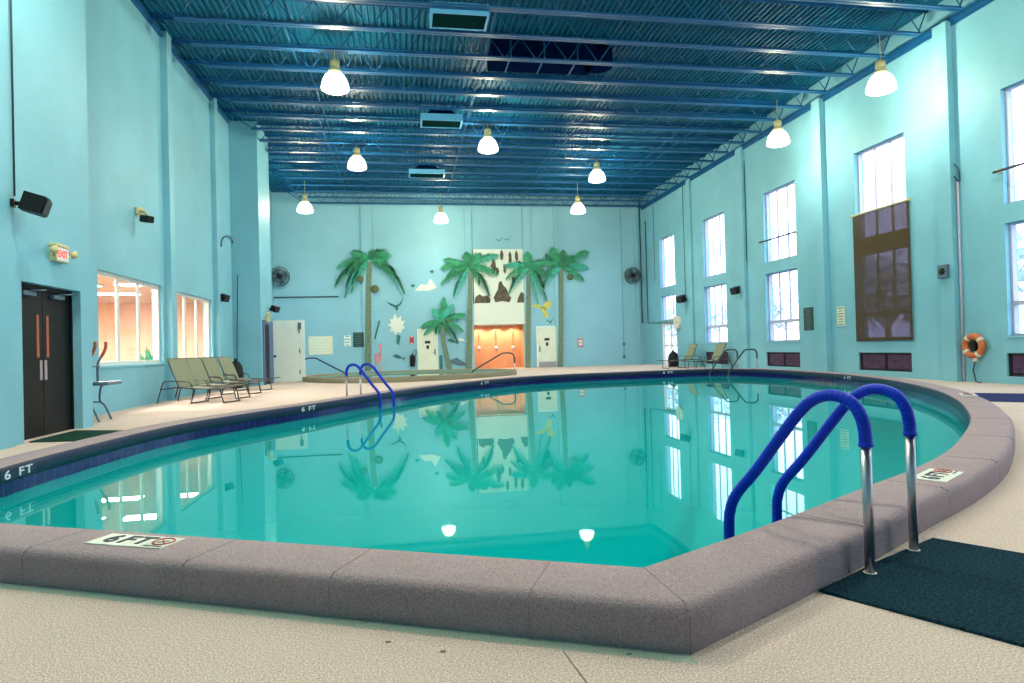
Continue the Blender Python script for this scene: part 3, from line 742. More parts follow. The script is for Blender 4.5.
painted_palm(562, 268, [(561.5, 268), (561.2, 290), (561, 330), (560.5, 369)],
    [(546, 255, 4, 6, G3), (545, 262, 6, 6, G1), (547, 272, 6, 6, G3), (544, 286, 12, 7, G2), (551, 248, 4, 6, G1), (588, 252, 8, 7, G1), (588, 268, 9, 7, G2), (583, 281, 9, 7, G1), (563, 250, 1, 5, G3), (573, 257, 5, 6, G3)],
    'tall painted palm right of the steel kick plate door', [(570, 277, .17)], .2)
# rocky picture above the alcove
t = thing('rock_mural', 'square painted picture of brown rocks and pale water above the shower alcove', 'wall painting', (5.0, D-.03, 3.46))
w, h = 1.43, 2.88
q = MB(); q.box((-w, 0, 0), (w, .03, h)); q.build('painted_ground', 'palewhite', t)
q = MB(); q.box((w-.1, -.012, 0), (w, .0, h)); q.box((-w, -.012, 0), (-w+.05, 0, h)); q.build('edge_band', 'rockbrown', t)
def rock(pts, m='rockbrown'):
    q = MB(); q.prism([Vector((x, -.008, z)) for x, z in pts], (0, .008, 0)); q.build('painted_rock', m, t)
def jag(x, z, r, rz, up=1):
    n_ = 14; return [(x+r*math.cos(2*PI*k/n_)*random.uniform(.65, 1.05), z+rz*math.sin(2*PI*k/n_)*random.uniform(.7, 1.05)) for k in range(n_)]
rock([(-.35, .3), (-.1, .75), (-.05, 1.1), (.08, 1.2), (.2, .95), (.35, .8), (.5, .4), (.62, .3), (.5, .05), (.1, .12), (-.25, .05)])
rock([(-1.38, .03), (-1.3, .35), (-1.1, .5), (-.9, .38), (-.65, .45), (-.5, .2), (-.55, .03)])
rock([(.9, .03), (.98, .3), (1.15, .6), (1.32, .5), (1.32, .03)])
for x, z, r, rz in ((-.3, 2.0, .16, .42), (.15, 2.55, .1, .3), (.6, 2.4, .12, .38), (.95, 2.5, .1, .32), (-.1, 1.7, .1, .25), (.3, 1.85, .1, .3), (.75, 1.25, .09, .2), (-1.0, 2.5, .1, .25), (1.1, 1.9, .1, .4), (-1.1, 1.2, .1, .25)):
    rock(jag(x, min(z, h-rz*1.1), r, rz))
# small painted animals
def painting(name, label, m, outlines, px, py):
    o = P2(px, py, D-.02)
    t = thing(name, label, 'wall painting', o)
    for nm, mm, pts in outlines:
        q = MB(); q.prism([Vector((x, 0, z)) for x, z in pts], (0, .012, 0)); q.build(nm, mm, t)
BIRD = lambda s, m: [('wing', m, [(-.9*s, .35*s), (-.35*s, .1*s), (0, -.05*s), (-.05*s, -.2*s), (-.45*s, -.02*s)]), ('wing', m, [(.0, -.05*s), (.35*s, .15*s), (.75*s, .75*s), (.45*s, .05*s), (.08*s, -.22*s)]), ('body', m, [(-.15*s, -.05*s), (.1*s, -.02*s), (.2*s, -.35*s), (.02*s, -.6*s), (-.05*s, -.3*s)])]
painting('bird_mural', 'dark teal bird painted flying right of the largest palm', None, BIRD(.55, 'tealpaint'), 396, 305)
painting('bird_mural', 'small dark gull painted high above the rock picture, left one', None, BIRD(.25, 'tealpaint')[:2], 499, 240)
painting('bird_mural', 'small dark gull painted high above the rock picture, right one', None, BIRD(.25, 'tealpaint')[:2], 507, 239.5)
star = [((.5 if k % 2 else .32)*math.cos(k*PI/9)*random.uniform(.85, 1.1), (.58 if k % 2 else .36)*math.sin(k*PI/9)*random.uniform(.85, 1.1)) for k in range(18)]
painting('parrot_mural', 'white feathered cockatoo shape painted below the dark teal bird', None, [('body', 'palewhite', star), ('tail', 'tealpaint', [(.02, -.5), (.2, -.55), (.1, -1.05), (-.02, -.9)])], 396.5, 325)
painting('bird_mural', 'white birds painted below the ceiling between two palms', None, [('body', 'palewhite', [(-.55, -.3), (-.2, .05), (.1, .0), (.3, .35), (.45, .1), (.6, -.15), (.2, -.3)]), ('head', 'tealpaint', [(-.75, -.05), (-.65, .07), (-.5, -.02), (-.6, -.12)]), ('head', 'tealpaint', [(.25, .7), (.38, .8), (.5, .7), (.38, .6)])], 425, 285)
painting('flamingo_mural', 'pink flamingo painted low beside the largest palm trunk', None, [('body', 'pink', [(-.3, -.1), (-.1, .15), (.25, .1), (.3, -.2), (.05, -.4), (-.25, -.3)]), ('neck', 'pink', [(.15, .05), (.22, .35), (.1, .55), (.2, .68), (.32, .55), (.3, .3), (.28, 0)]), ('leg', 'pink', [(.1, -.35), (.16, -.35), (.3, -.85), (.24, -.85)]), ('leg', 'pink', [(-.1, -.3), (-.04, -.33), (.02, -.75), (-.04, -.75)])], 376, 356)
painting('parrot_mural', 'yellow bird painted above the right cream door', None, [('wing', 'yellow', [(-.6, .1), (-.2, .2), (0, .0), (-.2, -.1)]), ('wing', 'yellow', [(0, 0), (.3, .35), (.55, .25), (.45, -.05), (.1, -.15)]), ('body', 'yellow', [(-.1, .02), (.15, -.02), (.4, -.5), (.2, -.6), (-.02, -.2)])], 542, 307)
FISH = lambda s, m: [('body', m, [(-.4*s, .15*s), (0, .28*s), (.35*s, .05*s), (.5*s, -.15*s), (.1*s, -.15*s), (-.3*s, 0)]), ('tail', m, [(.42*s, -.08*s), (.75*s, -.05*s), (.65*s, -.35*s)])]
painting('fish_mural', 'dark fish painted right of the leaning palm trunk', None, FISH(.5, 'tealpaint'), 451, 341)
painting('fish_mural', 'grey blue fish painted low right of the leaning palm trunk', None, FISH(1.0, 'greysteel'), 457, 363)
painting('fish_mural', 'pale fish painted between the fish and the alcove pilaster', None, FISH(.4, 'palewhite'), 461, 340)
painting('fish_mural', 'teal seahorse shape painted left of the fire extinguisher', None, FISH(.55, 'tealpaint'), 397, 357)
painting('bird_mural', 'thin dark feather painted right of the largest palm trunk', None, [('feather', 'tealpaint', [(-.15, -.5), (.12, .5), (.2, .45), (-.05, -.45)])], 376.5, 330)
painting('bird_mural', 'small dark bird painted over the right cream door', None, BIRD(.3, 'tealpaint'), 550, 321)
painting('plant_mural', 'dark stalk painted left of the leaning palm trunk', None, [('stalk', 'tealpaint', [(-.08, -.5), (-.08, .4), (0, .5), (.08, .4), (.08, -.5)])], 441, 364)

# ------------------------------------------------------------------ notices and wall fixtures (back wall)
def notice(name, label, cat, px0, py0, px1, py1, base, lines, ink, frame=None, y=D):
    a, b = P2(px0, py0, y), P2(px1, py1, y); w, h = b.x-a.x, a.z-b.z
    t = thing(name, label, cat, ((a.x+b.x)/2, y-.001, b.z))
    q = MB(); q.box((-w/2, -.02, 0), (w/2, 0, h)); q.build('board', base, t)
    q = MB()
    for k in range(lines):
        z = h*(.9-.8*k/max(1, lines-1)) if lines > 1 else h/2; l = w*random.uniform(.22, .4)
        q.box((-l, -.023, z-.018), (l, -.02, z+.018))
    q.build('printed_lines', ink, t)
    if frame:
        q = MB()
        for s_ in (-1, 1): q.box((s_*w/2-.03, -.03, -.03), (s_*w/2+.03, 0, h+.03))
        q.box((-w/2, -.03, -.03), (w/2, 0, .03)); q.box((-w/2, -.03, h-.03), (w/2, 0, h+.03)); q.build('sign_frame', frame, t)
    return t
notice('notice_board', 'large cream calendar sheet on the back wall left of the largest palm', 'notice', 308.5, 336.5, 333, 354.5, 'paper', 6, 'whitegreen')
notice('notice_sheet', 'small pale notice beside the dark sign left of the largest palm', 'notice', 344, 335.5, 351, 346, 'whitegreen', 4, 'greysteel')
notice('pool_rules_sign', 'dark green sign with pale lines beside the largest painted palm', 'sign', 353, 332.5, 364, 347, 'inkgreen', 6, 'greysteel')
notice('warning_sign', 'white sign with red frame alone on the right of the back wall', 'sign', 578, 339, 583, 346.5, 'palewhite', 3, 'greysteel', frame='pink')
notice('safety_sign', 'red sign above the fire extinguisher', 'sign', 409.5, 336, 414, 344, 'red', 2, 'letterwhite')
p = P2(412.5, 361, D)
t = thing('fire_extinguisher', 'black fire extinguisher with hose hanging left of a cream door', 'fire extinguisher', (p.x, D-.1, .55))
q = MB(); q.lathe([(0, -.3), (.12, -.29), (.13, -.25), (.13, .22), (.09, .3), (.03, .33), (0, .33)], seg=18); q.build('cylinder', 'black', t)
q = MB(); q.box((-.03, -.02, .33), (.03, .02, .38)); q.box((-.02, -.12, .37), (.02, .05, .4)); q.build('valve', 'greysteel', t)
q = MB(); q.tube(smooth_path([(0, 0, .36), (.1, -.08, .55), (.2, -.05, .5), (.15, -.02, .2), (.14, -.02, -.1)], 6), .016, 8); q.build('hose', 'ink', t)
def wall_fan(label, px, py, r=.48):
    o = P2(px, py, D)
    t = thing('wall_fan', label, 'fan', (o.x, D, o.z), group='round wall fans on the back wall')
    q = MB(); q.lathe([(.1, 0), (.1, -.03), (.04, -.05), (.04, -.2)], seg=14, axis='y'); q.build('bracket', 'black', t)
    q = MB(); q.lathe([(0, -.18), (.12, -.2), (.13, -.3), (.08, -.36), (0, -.37)], seg=18, axis='y'); q.build('hub', 'black', t)
    q = MB()
    for yy in (-.2, -.3, -.36):
        rr = r if yy != -.36 else r*.7
        q.tube([(rr*math.cos(2*PI*k/28), yy, rr*math.sin(2*PI*k/28)) for k in range(28)], .014, 6, closed=True)
    for k in range(28):
        a = 2*PI*k/28; c, s_ = math.cos(a), math.sin(a)
        q.tube([(.1*c, -.37, .1*s_), (r*.7*c, -.36, r*.7*s_), (r*c, -.3, r*s_), (r*c, -.2, r*s_), (.12*c, -.19, .12*s_)], .006, 5)
    q.build('cage', 'bronze', t)
    for k in range(4):
        q = MB(); a = k*PI/2+.4
        q.prism([Matrix.Rotation(-a, 3, 'Y') @ Vector(v) for v in ((.1, -.26, -.06), (r*.85, -.24, -.16), (r*.88, -.27, .12), (.1, -.29, .06))], (0, .01, 0)); q.build('blade', 'greysteel', t)
wall_fan('round dark wall fan high at the left end of the back wall', 280.5, 277)
wall_fan('round dark wall fan high at the right end of the back wall', 631, 276, .44)
def conduit(label, pts, r=.02, m='conduit', cat='conduit', name='conduit'):
    q = MB(); q.tube(pts, r, 8); o = q.build(name, m); tag(o, label, cat); return o
a, b = P2(272, 297.5, D-.04), P2(338, 296.5, D-.04)
conduit('thin dark horizontal pipe on the back wall below the left fan', [(a.x-1, a.y, a.z), b, b+Vector((0, .04, 0))], .03, 'cable')
for px, py, lab in ((642.5, 323, 'dark vertical cable in the far right corner of the back wall'), ):
    b = P2(px, py, D-.04); conduit(lab, [(b.x, b.y, HD-.1), b], .03, 'cable')
b = P2(624, 344, D-.03); q = MB(); q.tube([(b.x, b.y, HC), (b.x, b.y, b.z-.75)], .01, 6); tag(q.build('cable', 'conduit'), 'thin cable with two small boxes on the right part of the back wall', 'cable')
for z, l in ((b.z, 'upper'), (b.z-.7, 'lower')):
    q = MB(); q.box((b.x-.06, D-.08, z-.08), (b.x+.06, D, z+.08), .01); tag(q.build('junction_box', 'greysteel'), '%s small grey box on the right part of the back wall' % l, 'box')

# ------------------------------------------------------------------ speakers, clock, signs on side walls
def speaker(label, p, wall, aim, s=1.0, tilt=.35):
    """p: mount point on wall; aim: yaw the box faces"""
    t = thing('loudspeaker', label, 'speaker', p, aim, 'black wall speakers')
    R_ = Matrix.Translation((.30*s, 0, 0)) @ Matrix.Rotation(tilt, 4, 'Y')
    q = MB(); q.prism([R_ @ Vector(v) for v in ((-.16*s, -.13*s, -.15*s), (.16*s, -.19*s, -.15*s), (.19*s, 0, -.15*s), (.16*s, .19*s, -.15*s), (-.16*s, .13*s, -.15*s))], (R_.to_3x3() @ Vector((0, 0, .3*s)))); q.build('cabinet', 'black', t)
    q = MB(); q.box((.165*s, -.16*s, -.13*s), (.195*s, .16*s, .13*s), .01, mtx=R_); q.build('speaker_grille', 'darkframe', t)
    q = MB(); q.box((-.02, -.06*s, -.06*s), (.03, .06*s, .06*s)); q.tube([(0, 0, 0), (.16*s, 0, 0)], .035*s, 10); q.build('wall_bracket', 'black', t)
p = at(12, 203, 'x', XD+.05); speaker('large black wall speaker above and left of the black double doors', p, 'l', .25, .78, .3)
p = at(218, 298, 'x', XL); speaker('small black wall speaker beside the far end of the interior windows', p, 'l', -.45, .72)
p = at(270, 309, 'x', -4.95); speaker('small black wall speaker on the corner of the far left block', p, 'l', -.5, .72)
p = at(686, 299, 'x', XR); speaker('black wall speaker between the two farthest right bays', p, 'r', PI+.4, 1.0)
p = at(740, 290.5, 'x', XR); speaker('black wall speaker between second and third right bays', p, 'r', PI+.4, .85)
for u, v0, v1, lab in ((685.5, 175, 296, 'thin cable dropping to the farther right wall speaker'), (740.5, 150, 288, 'thin cable dropping to the nearer right wall speaker'), (655, 205, 281, 'dark cable on the right wall near the far corner'), (747, 160, 262, 'thin cable left of the third window bay')):
    p = at(u, v1, 'x', XR-.025); conduit(lab, [(p.x, p.y, min(HC, at(u, v0, 'x', XR).z)), p], .011, 'cable', 'cable', 'cable')
p = at(14.5, 196, 'x', XD+.065); conduit('thin dark conduit running up from the large left speaker', [(p.x, p.y, HC), p], .012, 'cable')
p = at(218.5, 298, 'x', XL+.03); conduit('pale conduit running up beside the pilaster past the interior windows', [(p.x, p.y, HC), (p.x, p.y, .2)], .025)
a = at(237.5, 275, 'y', 23.47); b = at(237, 372, 'y', 23.47); conduit('thin dark wire on the front of the far left block', [a, b], .014, 'cable', 'wire', 'wire')
a = [at(u, v, 'x', XL+.06) for u, v in ((221, 247), (222, 240), (226, 236), (231, 238), (233, 243))]
q = MB(); q.tube(smooth_path(a, 6), .02, 8); tag(q.build('wall_hook', 'cable'), 'curved dark hook pipe high at the left of the far left block', 'hook')
p = at(648, 323, 'x', XR-.05); b = at(676, 323, 'x', XR-.05)
conduit('horizontal pipe from the corner to the round white clock', [(p.x, p.y, at(648, 220, 'x', XR).z), p, b], .022, 'cable')
p = at(678.5, 322.5, 'x', XR)
t = thing('wall_clock', 'round white wall clock beside the glazed far door', 'clock', (XR, p.y, p.z))
q = MB(); q.lathe([(0, -.11), (.3, -.11), (.32, -.13), (.33, -.1), (.33, 0)], seg=28, axis='x'); q.build('clock_case', 'white', t)
q = MB(); q.lathe([(0, -.115), (.29, -.115)], seg=28, axis='x'); q.build('clock_face', 'cream', t)
q = MB(); q.box((-.125, -.012, 0), (-.118, .012, .2)); q.box((-.125, -.14, -.012), (-.118, 0, .012)); q.build('clock_hands', 'ink', t)
def side_sign(name, label, cat, px0, py0, px1, py1, base, ink, lines):
    a = at(px0, py0, 'x', XR); b = at(px1, py1, 'x', XR); w = abs(a.y-b.y); z0 = b.z; h = a.z-b.z
    t = thing(name, label, cat, (XR-.001, (a.y+b.y)/2, z0))
    q = MB(); q.box((-.02, -w/2, 0), (0, w/2, h), .003); q.build('board', base, t)
    q = MB()
    for k in range(lines):
        z = h*(.92-.84*k/(lines-1)); l = w*random.uniform(.2, .42); q.box((-.024, -l, z-.012), (-.02, l, z+.012))
    q.build('printed_lines', ink, t)
side_sign('pool_rules_sign', 'dark green sign with pale lines on the right wall near the blue pilaster', 'sign', 804, 308, 814, 330, 'inkgreen', 'greysteel', 9)
side_sign('notice_sheet', 'pale printed notice on the right wall left of the brown shade', 'notice', 837, 307, 845.5, 326, 'paper', 'greysteel', 7)
p = at(941, 272, 'x', XR-.17)
t = thing('thermostat_box', 'grey control box with round dial on the pilaster left of the ring buoy', 'control box', (XR-.17, 13.6, p.z))
q = MB(); q.box((-.08, -.14, -.16), (0, .14, .16), .01); q.build('box', 'greysteel', t)
q = MB(); q.lathe([(0, -.1), (.08, -.1), (.085, -.08)], seg=18, axis='x'); q.build('dial', 'black', t)
p = at(958, 200, 'x', XR-.03); conduit('pale vertical conduit on the right wall left of the ring buoy', [(p.x, p.y, at(958, 182, 'x', XR).z), (p.x, p.y, .05)], .03, 'frame')
a = [at(u, v, 'x', XR-.06) for u, v in ((960, 181), (958, 168), (950, 163), (951, 171), (958, 181))]
q = MB(); q.tube(smooth_path(a, 5), .014, 8); tag(q.build('cable', 'cable'), 'dark looped cable end at the top of the pale conduit', 'cable')
# ring buoy
p = at(972.5, 346, 'x', XR-.12)
t = thing('ring_buoy', 'orange ring buoy with white bands hanging on the right wall', 'ring buoy', (XR-.09, p.y, p.z))
q = MB(); q.tube([(0, .225*math.cos(2*PI*k/36), .225*math.sin(2*PI*k/36)) for k in range(36)], .075, 14, closed=True); q.build('ring', 'orange', t)
for k in range(4):
    a0 = PI/4+k*PI/2+.15
    q = MB(); q.tube([(0, .225*math.cos(a0+j*.05), .225*math.sin(a0+j*.05)) for j in range(-3, 4)], .079, 14); q.build('band', 'rope', t)
q = MB(); q.box((-.03, -.07, -.12), (.085, .07, .12), .02); q.build('hook_plate', 'black', t)
q = MB(); q.tube(smooth_path([(-.02, -.05, -.28), (-.02, -.02, -.45), (0, .03, -.55), (-.02, -.02, -.7), (-.06, -.1, -p.z+.03), (-.16, -.32, -p.z+.02)], 6), .015, 8); q.build('line', 'cable', t)
q = MB(); q.box((-.04, -.09, -.36), (.03, .0, -.27), .01); q.build('line_clip', 'rope', t)

# exit sign, camera, horn light on the left
p = at(56, 254.5, 'x', XD)
t = thing('exit_sign', 'lit red EXIT sign with two emergency lamps above the black double doors', 'exit sign', (XD, p.y, p.z))
q = MB(); q.box((0, -.17, -.11), (.09, .17, .1), .008); q.box((0, -.19, .1), (.1, .19, .14), .008); q.build('housing', 'beige', t)
for ch, dx in (('E', -.105), ('X', -.03), ('I', .03), ('T', .085)): text_mesh('letter', ch, .15, 'exitred', t, frame_at(Vector((.094, dx, -.005)), Vector((0, 1, 0)), Vector((1, 0, 0))))
q = MB(); q.box((.09, -.155, -.095), (.093, .155, .085)); q.build('sign_face', 'letterwhite', t)
for s_ in (-1, 1):
    q = MB(); q.lathe([(.02, -.05), (.05, -.02), (.06, .04), (.0, .045)], (.1, s_*.27, .03), 14, 'x'); q.tube([(.05, s_*.16, -.04), (.1, s_*.27, .03)], .015, 8); q.build('lamp_head', 'beige', t)
p = at(137, 212, 'x', XL)
t = thing('security_camera', 'small beige security camera on the left wall above the nearer interior window', 'camera', (XL, p.y, p.z), -.6)
q = MB(); q.box((0, -.09, -.07), (.12, .09, .09), .015); q.build('mount_box', 'beige', t)
q = MB(); q.tube([(.1, 0, 0), (.25, 0, -.02), (.3, 0, -.09)], .03, 8); q.build('arm', 'beige', t)
q = MB(); q.box((.22, -.09, -.22), (.48, .09, -.07), .02, mtx=Matrix.Rotation(.15, 4, 'Y')); q.build('camera_body', 'black', t)
p = at(266, 319, 'x', -4.95)
t = thing('emergency_light', 'beige twin-head emergency light above the dark doorway', 'emergency light', (-4.95, p.y, p.z))
q = MB(); q.box((0, -.2, -.12), (.1, .2, .12), .015); q.build('housing', 'beige', t)
for s_ in (-1, 1):
    q = MB(); q.lathe([(.03, -.04), (.08, .02), (.0, .03)], (.1, s_*.14, .16), 14, 'x'); q.build('lamp_head', 'beige', t)

# ------------------------------------------------------------------ roof joists
JY = [15.21+1.206*k for k in range(-5, 16)]
x0, x1 = XL+.03, XR-.03
def make_joist():
    t = thing('roof_joist', 'blue painted open-web steel roof joist spanning under the corrugated deck', 'roof joist', (0, JY[0], HC), group='open-web roof joists')
    b0, b1 = x0+.95, x1-.25
    q = MB(); q.box((b0, -.085, 0), (b1, -.012, .012)); q.box((b0, .012, 0), (b1, .085, .012)); q.box((b0, -.024, .012), (b1, -.012, .075)); q.box((b0, .012, .012), (b1, .024, .075)); q.build('bottom_chord', 'joist', t)
    q = MB(); q.box((x0, -.085, HD-HC-.012), (x1, -.012, HD-HC)); q.box((x0, .012, HD-HC-.012), (x1, .085, HD-HC)); q.box((x0, -.024, HD-HC-.08), (x1, -.012, HD-HC-.012)); q.box((x0, .012, HD-HC-.08), (x1, .024, HD-HC-.012)); q.build('top_chord', 'joist', t)
    q = MB(); x = b0+.05; k = 0; zt = HD-HC-.05
    q.tube([(x0+.15, 0, zt), (b0+.05, 0, .04)], .018, 6)
    while x+.55 < b1:
        q.tube([(x, 0, .04), (x+.42, 0, zt)], .015, 6); q.tube([(x+.42, 0, zt), (x+.84, 0, .04)], .015, 6); x += .84
    q.tube([(b1-.05, 0, .04), (x1-.05, 0, zt)], .018, 6)
    q.build('web', 'joist', t)
    return t
j0 = make_joist()
for y in JY[1:]:
    c = copy_tree(j0); c.location.y = y
for x, lab in ((-2.6, 'leftmost'), (2.2, 'left middle'), (6.0, 'right middle'), (10.3, 'rightmost')):
    q = MB(); q.tube([(x, JY[0], HC+.09), (x, D-.2, HC+.09)], .014, 6); q.tube([(x+.1, JY[0], HD-.12), (x+.1, D-.2, HD-.12)], .014, 6)
    tag(q.build('joist_bridging', 'joist'), '%s thin bridging rods running across the joists' % lab, 'bridging')

# ------------------------------------------------------------------ hanging lamps
def make_lamp():
    t = thing('pendant_lamp', 'x', 'lamp', (0, 0, 0), group='glowing bell lamps under the roof')
    # origin at the shade rim; shade bell .66 wide
    q = MB(); q.lathe([(.29, -.0), (.335, .03), (.34, .07), (.325, .16), (.29, .27), (.24, .36), (.17, .43), (.13, .45)], seg=32); q.build('shade', 'acrylic', t)
    q = MB(); q.lathe([(.15, .44), (.16, .46), (.16, .5), (.1, .56), (.1, .6), (.115, .61), (.115, .74), (.05, .77), (0, .77)], seg=24); q.build('ballast_housing', 'ballast', t)
    q = MB(); q.ball((0, 0, .31), .06, 2, (1, 1, 1.5)); q.build('bulb', 'bulb', t)
    ld = bpy.data.lights.new('lamp_light', 'POINT'); ld.energy = LAMP; ld.color = LCOL; ld.shadow_soft_size = .12
    lo = bpy.data.objects.new('lamp_light', ld); COL.objects.link(lo); lo.parent = t; lo.location = (0, 0, .16)
    return t
LAMP, LCOL = 590, (1, .955, .74)
LPX = [(335, 82, 'large bell lamp at upper left, nearest over the left side'), (357, 163, 'bell lamp second from the upper left, above the largest painted palm'), (305, 207.5, 'bell lamp low at the far left, left of the largest palm'), (488, 145, 'bell lamp high in the middle of the roof'), (441, 218, 'bell lamp low in the middle, above the white painted birds'),
       (597, 176, 'bell lamp right of the middle, above the right palm'), (578, 208.5, 'lowest bell lamp right of the middle, near the back wall'), (881, 83, 'bell lamp nearest the right wall, above the shaded window'), (778, 138, 'bell lamp by the right wall above the third bay')]
proto = make_lamp(); first = True
for u, v, lab in LPX:
    q = at(u, v, 'z', 7.85); y = min(JY, key=lambda k: abs(k-q.y)); q = at(u, v, 'y', y)
    if v > 205: q = at(u, v, 'z', 7.4)
    if first: o = proto; first = False
    else: o = copy_tree(proto)
    if u > 700: q = at(u, v, 'z', 7.4)
    zr = q.z-.22
    o.location = (q.x, min(q.y, D-1.6), zr); o['label'] = lab
    if u > 700:
        for ch in o.children:
            if ch.type == 'LIGHT': ch.data = ch.data.copy(); ch.data.energy = LAMP*.6
    h = MB(); h.tube([(0, 0, .77), (0, 0, HC+.02-zr)], .012, 6); h.lathe([(.05, .77), (.05, .8), (.02, .82)], seg=10); h.build('hanger', 'ballast', o)
for X, Y in ((-3.7, 7.6), (2.6, 8.6), (10.4, 9.2), (5.0, 4.2), (-.4, 3.6), (10.0, 1.0)):  # unseen lamps added to brighten the near deck; leftmost inferred from the bright left wall
    o = copy_tree(proto); o.location = (X, Y, 7.75); o['label'] = 'unseen bell lamp added in the roof to brighten the near end'
    for ch in list(o.children):
        if ch.name.startswith('hanger'): bpy.data.objects.remove(ch)
        elif ch.type == 'LIGHT' and X < -3: ch.data = ch.data.copy(); ch.data.energy = LAMP*1.7

# ------------------------------------------------------------------ air diffusers and ducts between the joists
def diffuser(label, x0, x1, y, z0, z1, neck):
    t = thing('air_diffuser', label, 'air diffuser', ((x0+x1)/2, y, z0), group='roof air diffusers')
    w = (x1-x0)/2; h = z1-z0; dp = .72
    q = MB(); q.box((-w, 0, .012), (w, dp, h), .01); q.build('box', 'diffuser', t)
    q = MB(); q.box((-w+.05, .05, .0), (w-.05, dp-.05, .0125))
    for k in range(6): q.box((-w+.05, .09+k*dp*.14, -.012), (w-.05, .10+k*dp*.14, .002))
    q.build('grille', 'grille', t)
    q = MB()
    for a_ in ((-w, -w+.05), (w-.05, w)): q.box((a_[0], 0, -.016), (a_[1], dp, .012))
    q.box((-w+.05, 0, -.016), (w-.05, .04, .012)); q.box((-w+.05, dp-.04, -.016), (w-.05, dp, .012)); q.build('grille_frame', 'diffuser', t)
    q = MB()
    if neck == 'taper':
        A = [(-w*.8, dp*.2, h), (w*.8, dp*.2, h), (w*.8, dp, h), (-w*.8, dp, h)]; B = [(-w*.45, dp*.4, h+.24), (w*.45, dp*.4, h+.24), (w*.45, dp, h+.24), (-w*.45, dp, h+.24)]
        va = [q.bm.verts.new(k) for k in A]; vb = [q.bm.verts.new(k) for k in B]
        for k in range(4): q.bm.faces.new((va[k], va[(k+1) % 4], vb[(k+1) % 4], vb[k]))
        q.bm.faces.new(vb)
    else: q.box((-w*.7, dp*.3, h), (w*.7, dp*.9, h+.12))
    q.build('neck', 'duct', t)
diffuser('long pale blue air diffuser at top centre, nearest of three', .72, 2.02, 14.1, 8.5, 8.74, 'box')
diffuser('pale blue air diffuser with tapered neck left of the middle lamp', .64, 1.95, 20.2, 8.3, 8.5, 'taper')
diffuser('small far air diffuser between two left lamps', .3, 1.75, 26.2, 8.25, 8.42, 'taper')
t = thing('air_duct', 'wide dark blue duct running right from the nearest diffuser between the joists', 'duct', (3.9, 17.0, 8.72))
q = MB(); q.box((-1.5, -.5, 0), (1.35, .5, .42), .03); q.build('duct_body', 'duct', t)
q = MB(); q.lathe([(.0, 0), (.4, 0), (.4, .45), (0, .45)], (1.5, -.05, 0), 20); q.build('end_drum', 'duct', t)
q = MB()
for x in (-1.0, -.1, .8): q.box((x-.02, -.51, -.008), (x+.02, .51, .43))
q.build('duct_strap', 'joist', t)

# ------------------------------------------------------------------ spa
sp = [at(u, v, 'z', 0) for u, v in ((305.5, 382.3), (345, 383.8), (400, 382.6), (460, 379), (520, 375), (545, 372.3))]
SPC = smooth_path([(-4.1, 26.6, 0), (-3.75, 25.1, 0), (-2.3, 23.1, 0), (-.3, 22.35, 0), (1.9, 23.1, 0), (3.9, 24.8, 0), (4.5, 26.6, 0), (3.6, 28.4, 0), (1.6, 29.5, 0), (-.8, 29.6, 0), (-3.0, 28.6, 0)], 6, True)
t = thing('hot_tub', 'low raised curved brown curbed spa in front of the painted back wall', 'hot tub', (0, 26, 0))
cen = Vector((0, 26, 0)); n_ = len(SPC)
def ring_(s_, z): return [Vector(((p.x-cen.x)*s_, (p.y-cen.y)*s_, z)) for p in SPC]
def loft(q, rings, smooth=True):
    V = [[q.bm.verts.new(v) for v in r_] for r_ in rings]
    for A, B in zip(V, V[1:]):
        for i in range(n_):
            f = q.bm.faces.new((A[i], A[(i+1) % n_], B[(i+1) % n_], B[i])); f.smooth = smooth
    return V
q = MB(); loft(q, [ring_(1, 0), ring_(1, .16), ring_(.99, .19), ring_(.92, .19), ring_(.91, .17), ring_(.9, 0)]); q.build('curb', 'spa', t)
q = MB(); V = loft(q, [ring_(.905, .1), ring_(.9, .012)]); q.bm.faces.new(V[-1]); q.build('basin', 'basin', t)
q = MB(); q.bm.faces.new([q.bm.verts.new(v) for v in ring_(.908, .09)]); q.build('water', 'water', t)
PSP = [(0, 0), (0, .3), (0, .5), (.01, .72), (.05, .82), (.12, .87), (.22, .89), (.4, .89), (.5, .87), (.62, .8), (1.5, .3), (1.62, .2), (1.65, .1)]
p = at(303.2, 381.7, 'z', 0)
grab_rail('spa_handrail', (p.x, p.y, 0), (1, .15), 'dark spa handrail at the left end of the spa by the white door', 'navyrail', prof=PSP, group='spa handrails', ribs=False, metal='navyrail')
p = at(515, 376, 'z', 0)
grab_rail('spa_handrail', (p.x, p.y, 0), (-1, .1), 'dark spa handrail at the right end of the spa in front of the alcove', 'darkrail', prof=PSP, group='spa handrails', ribs=False)

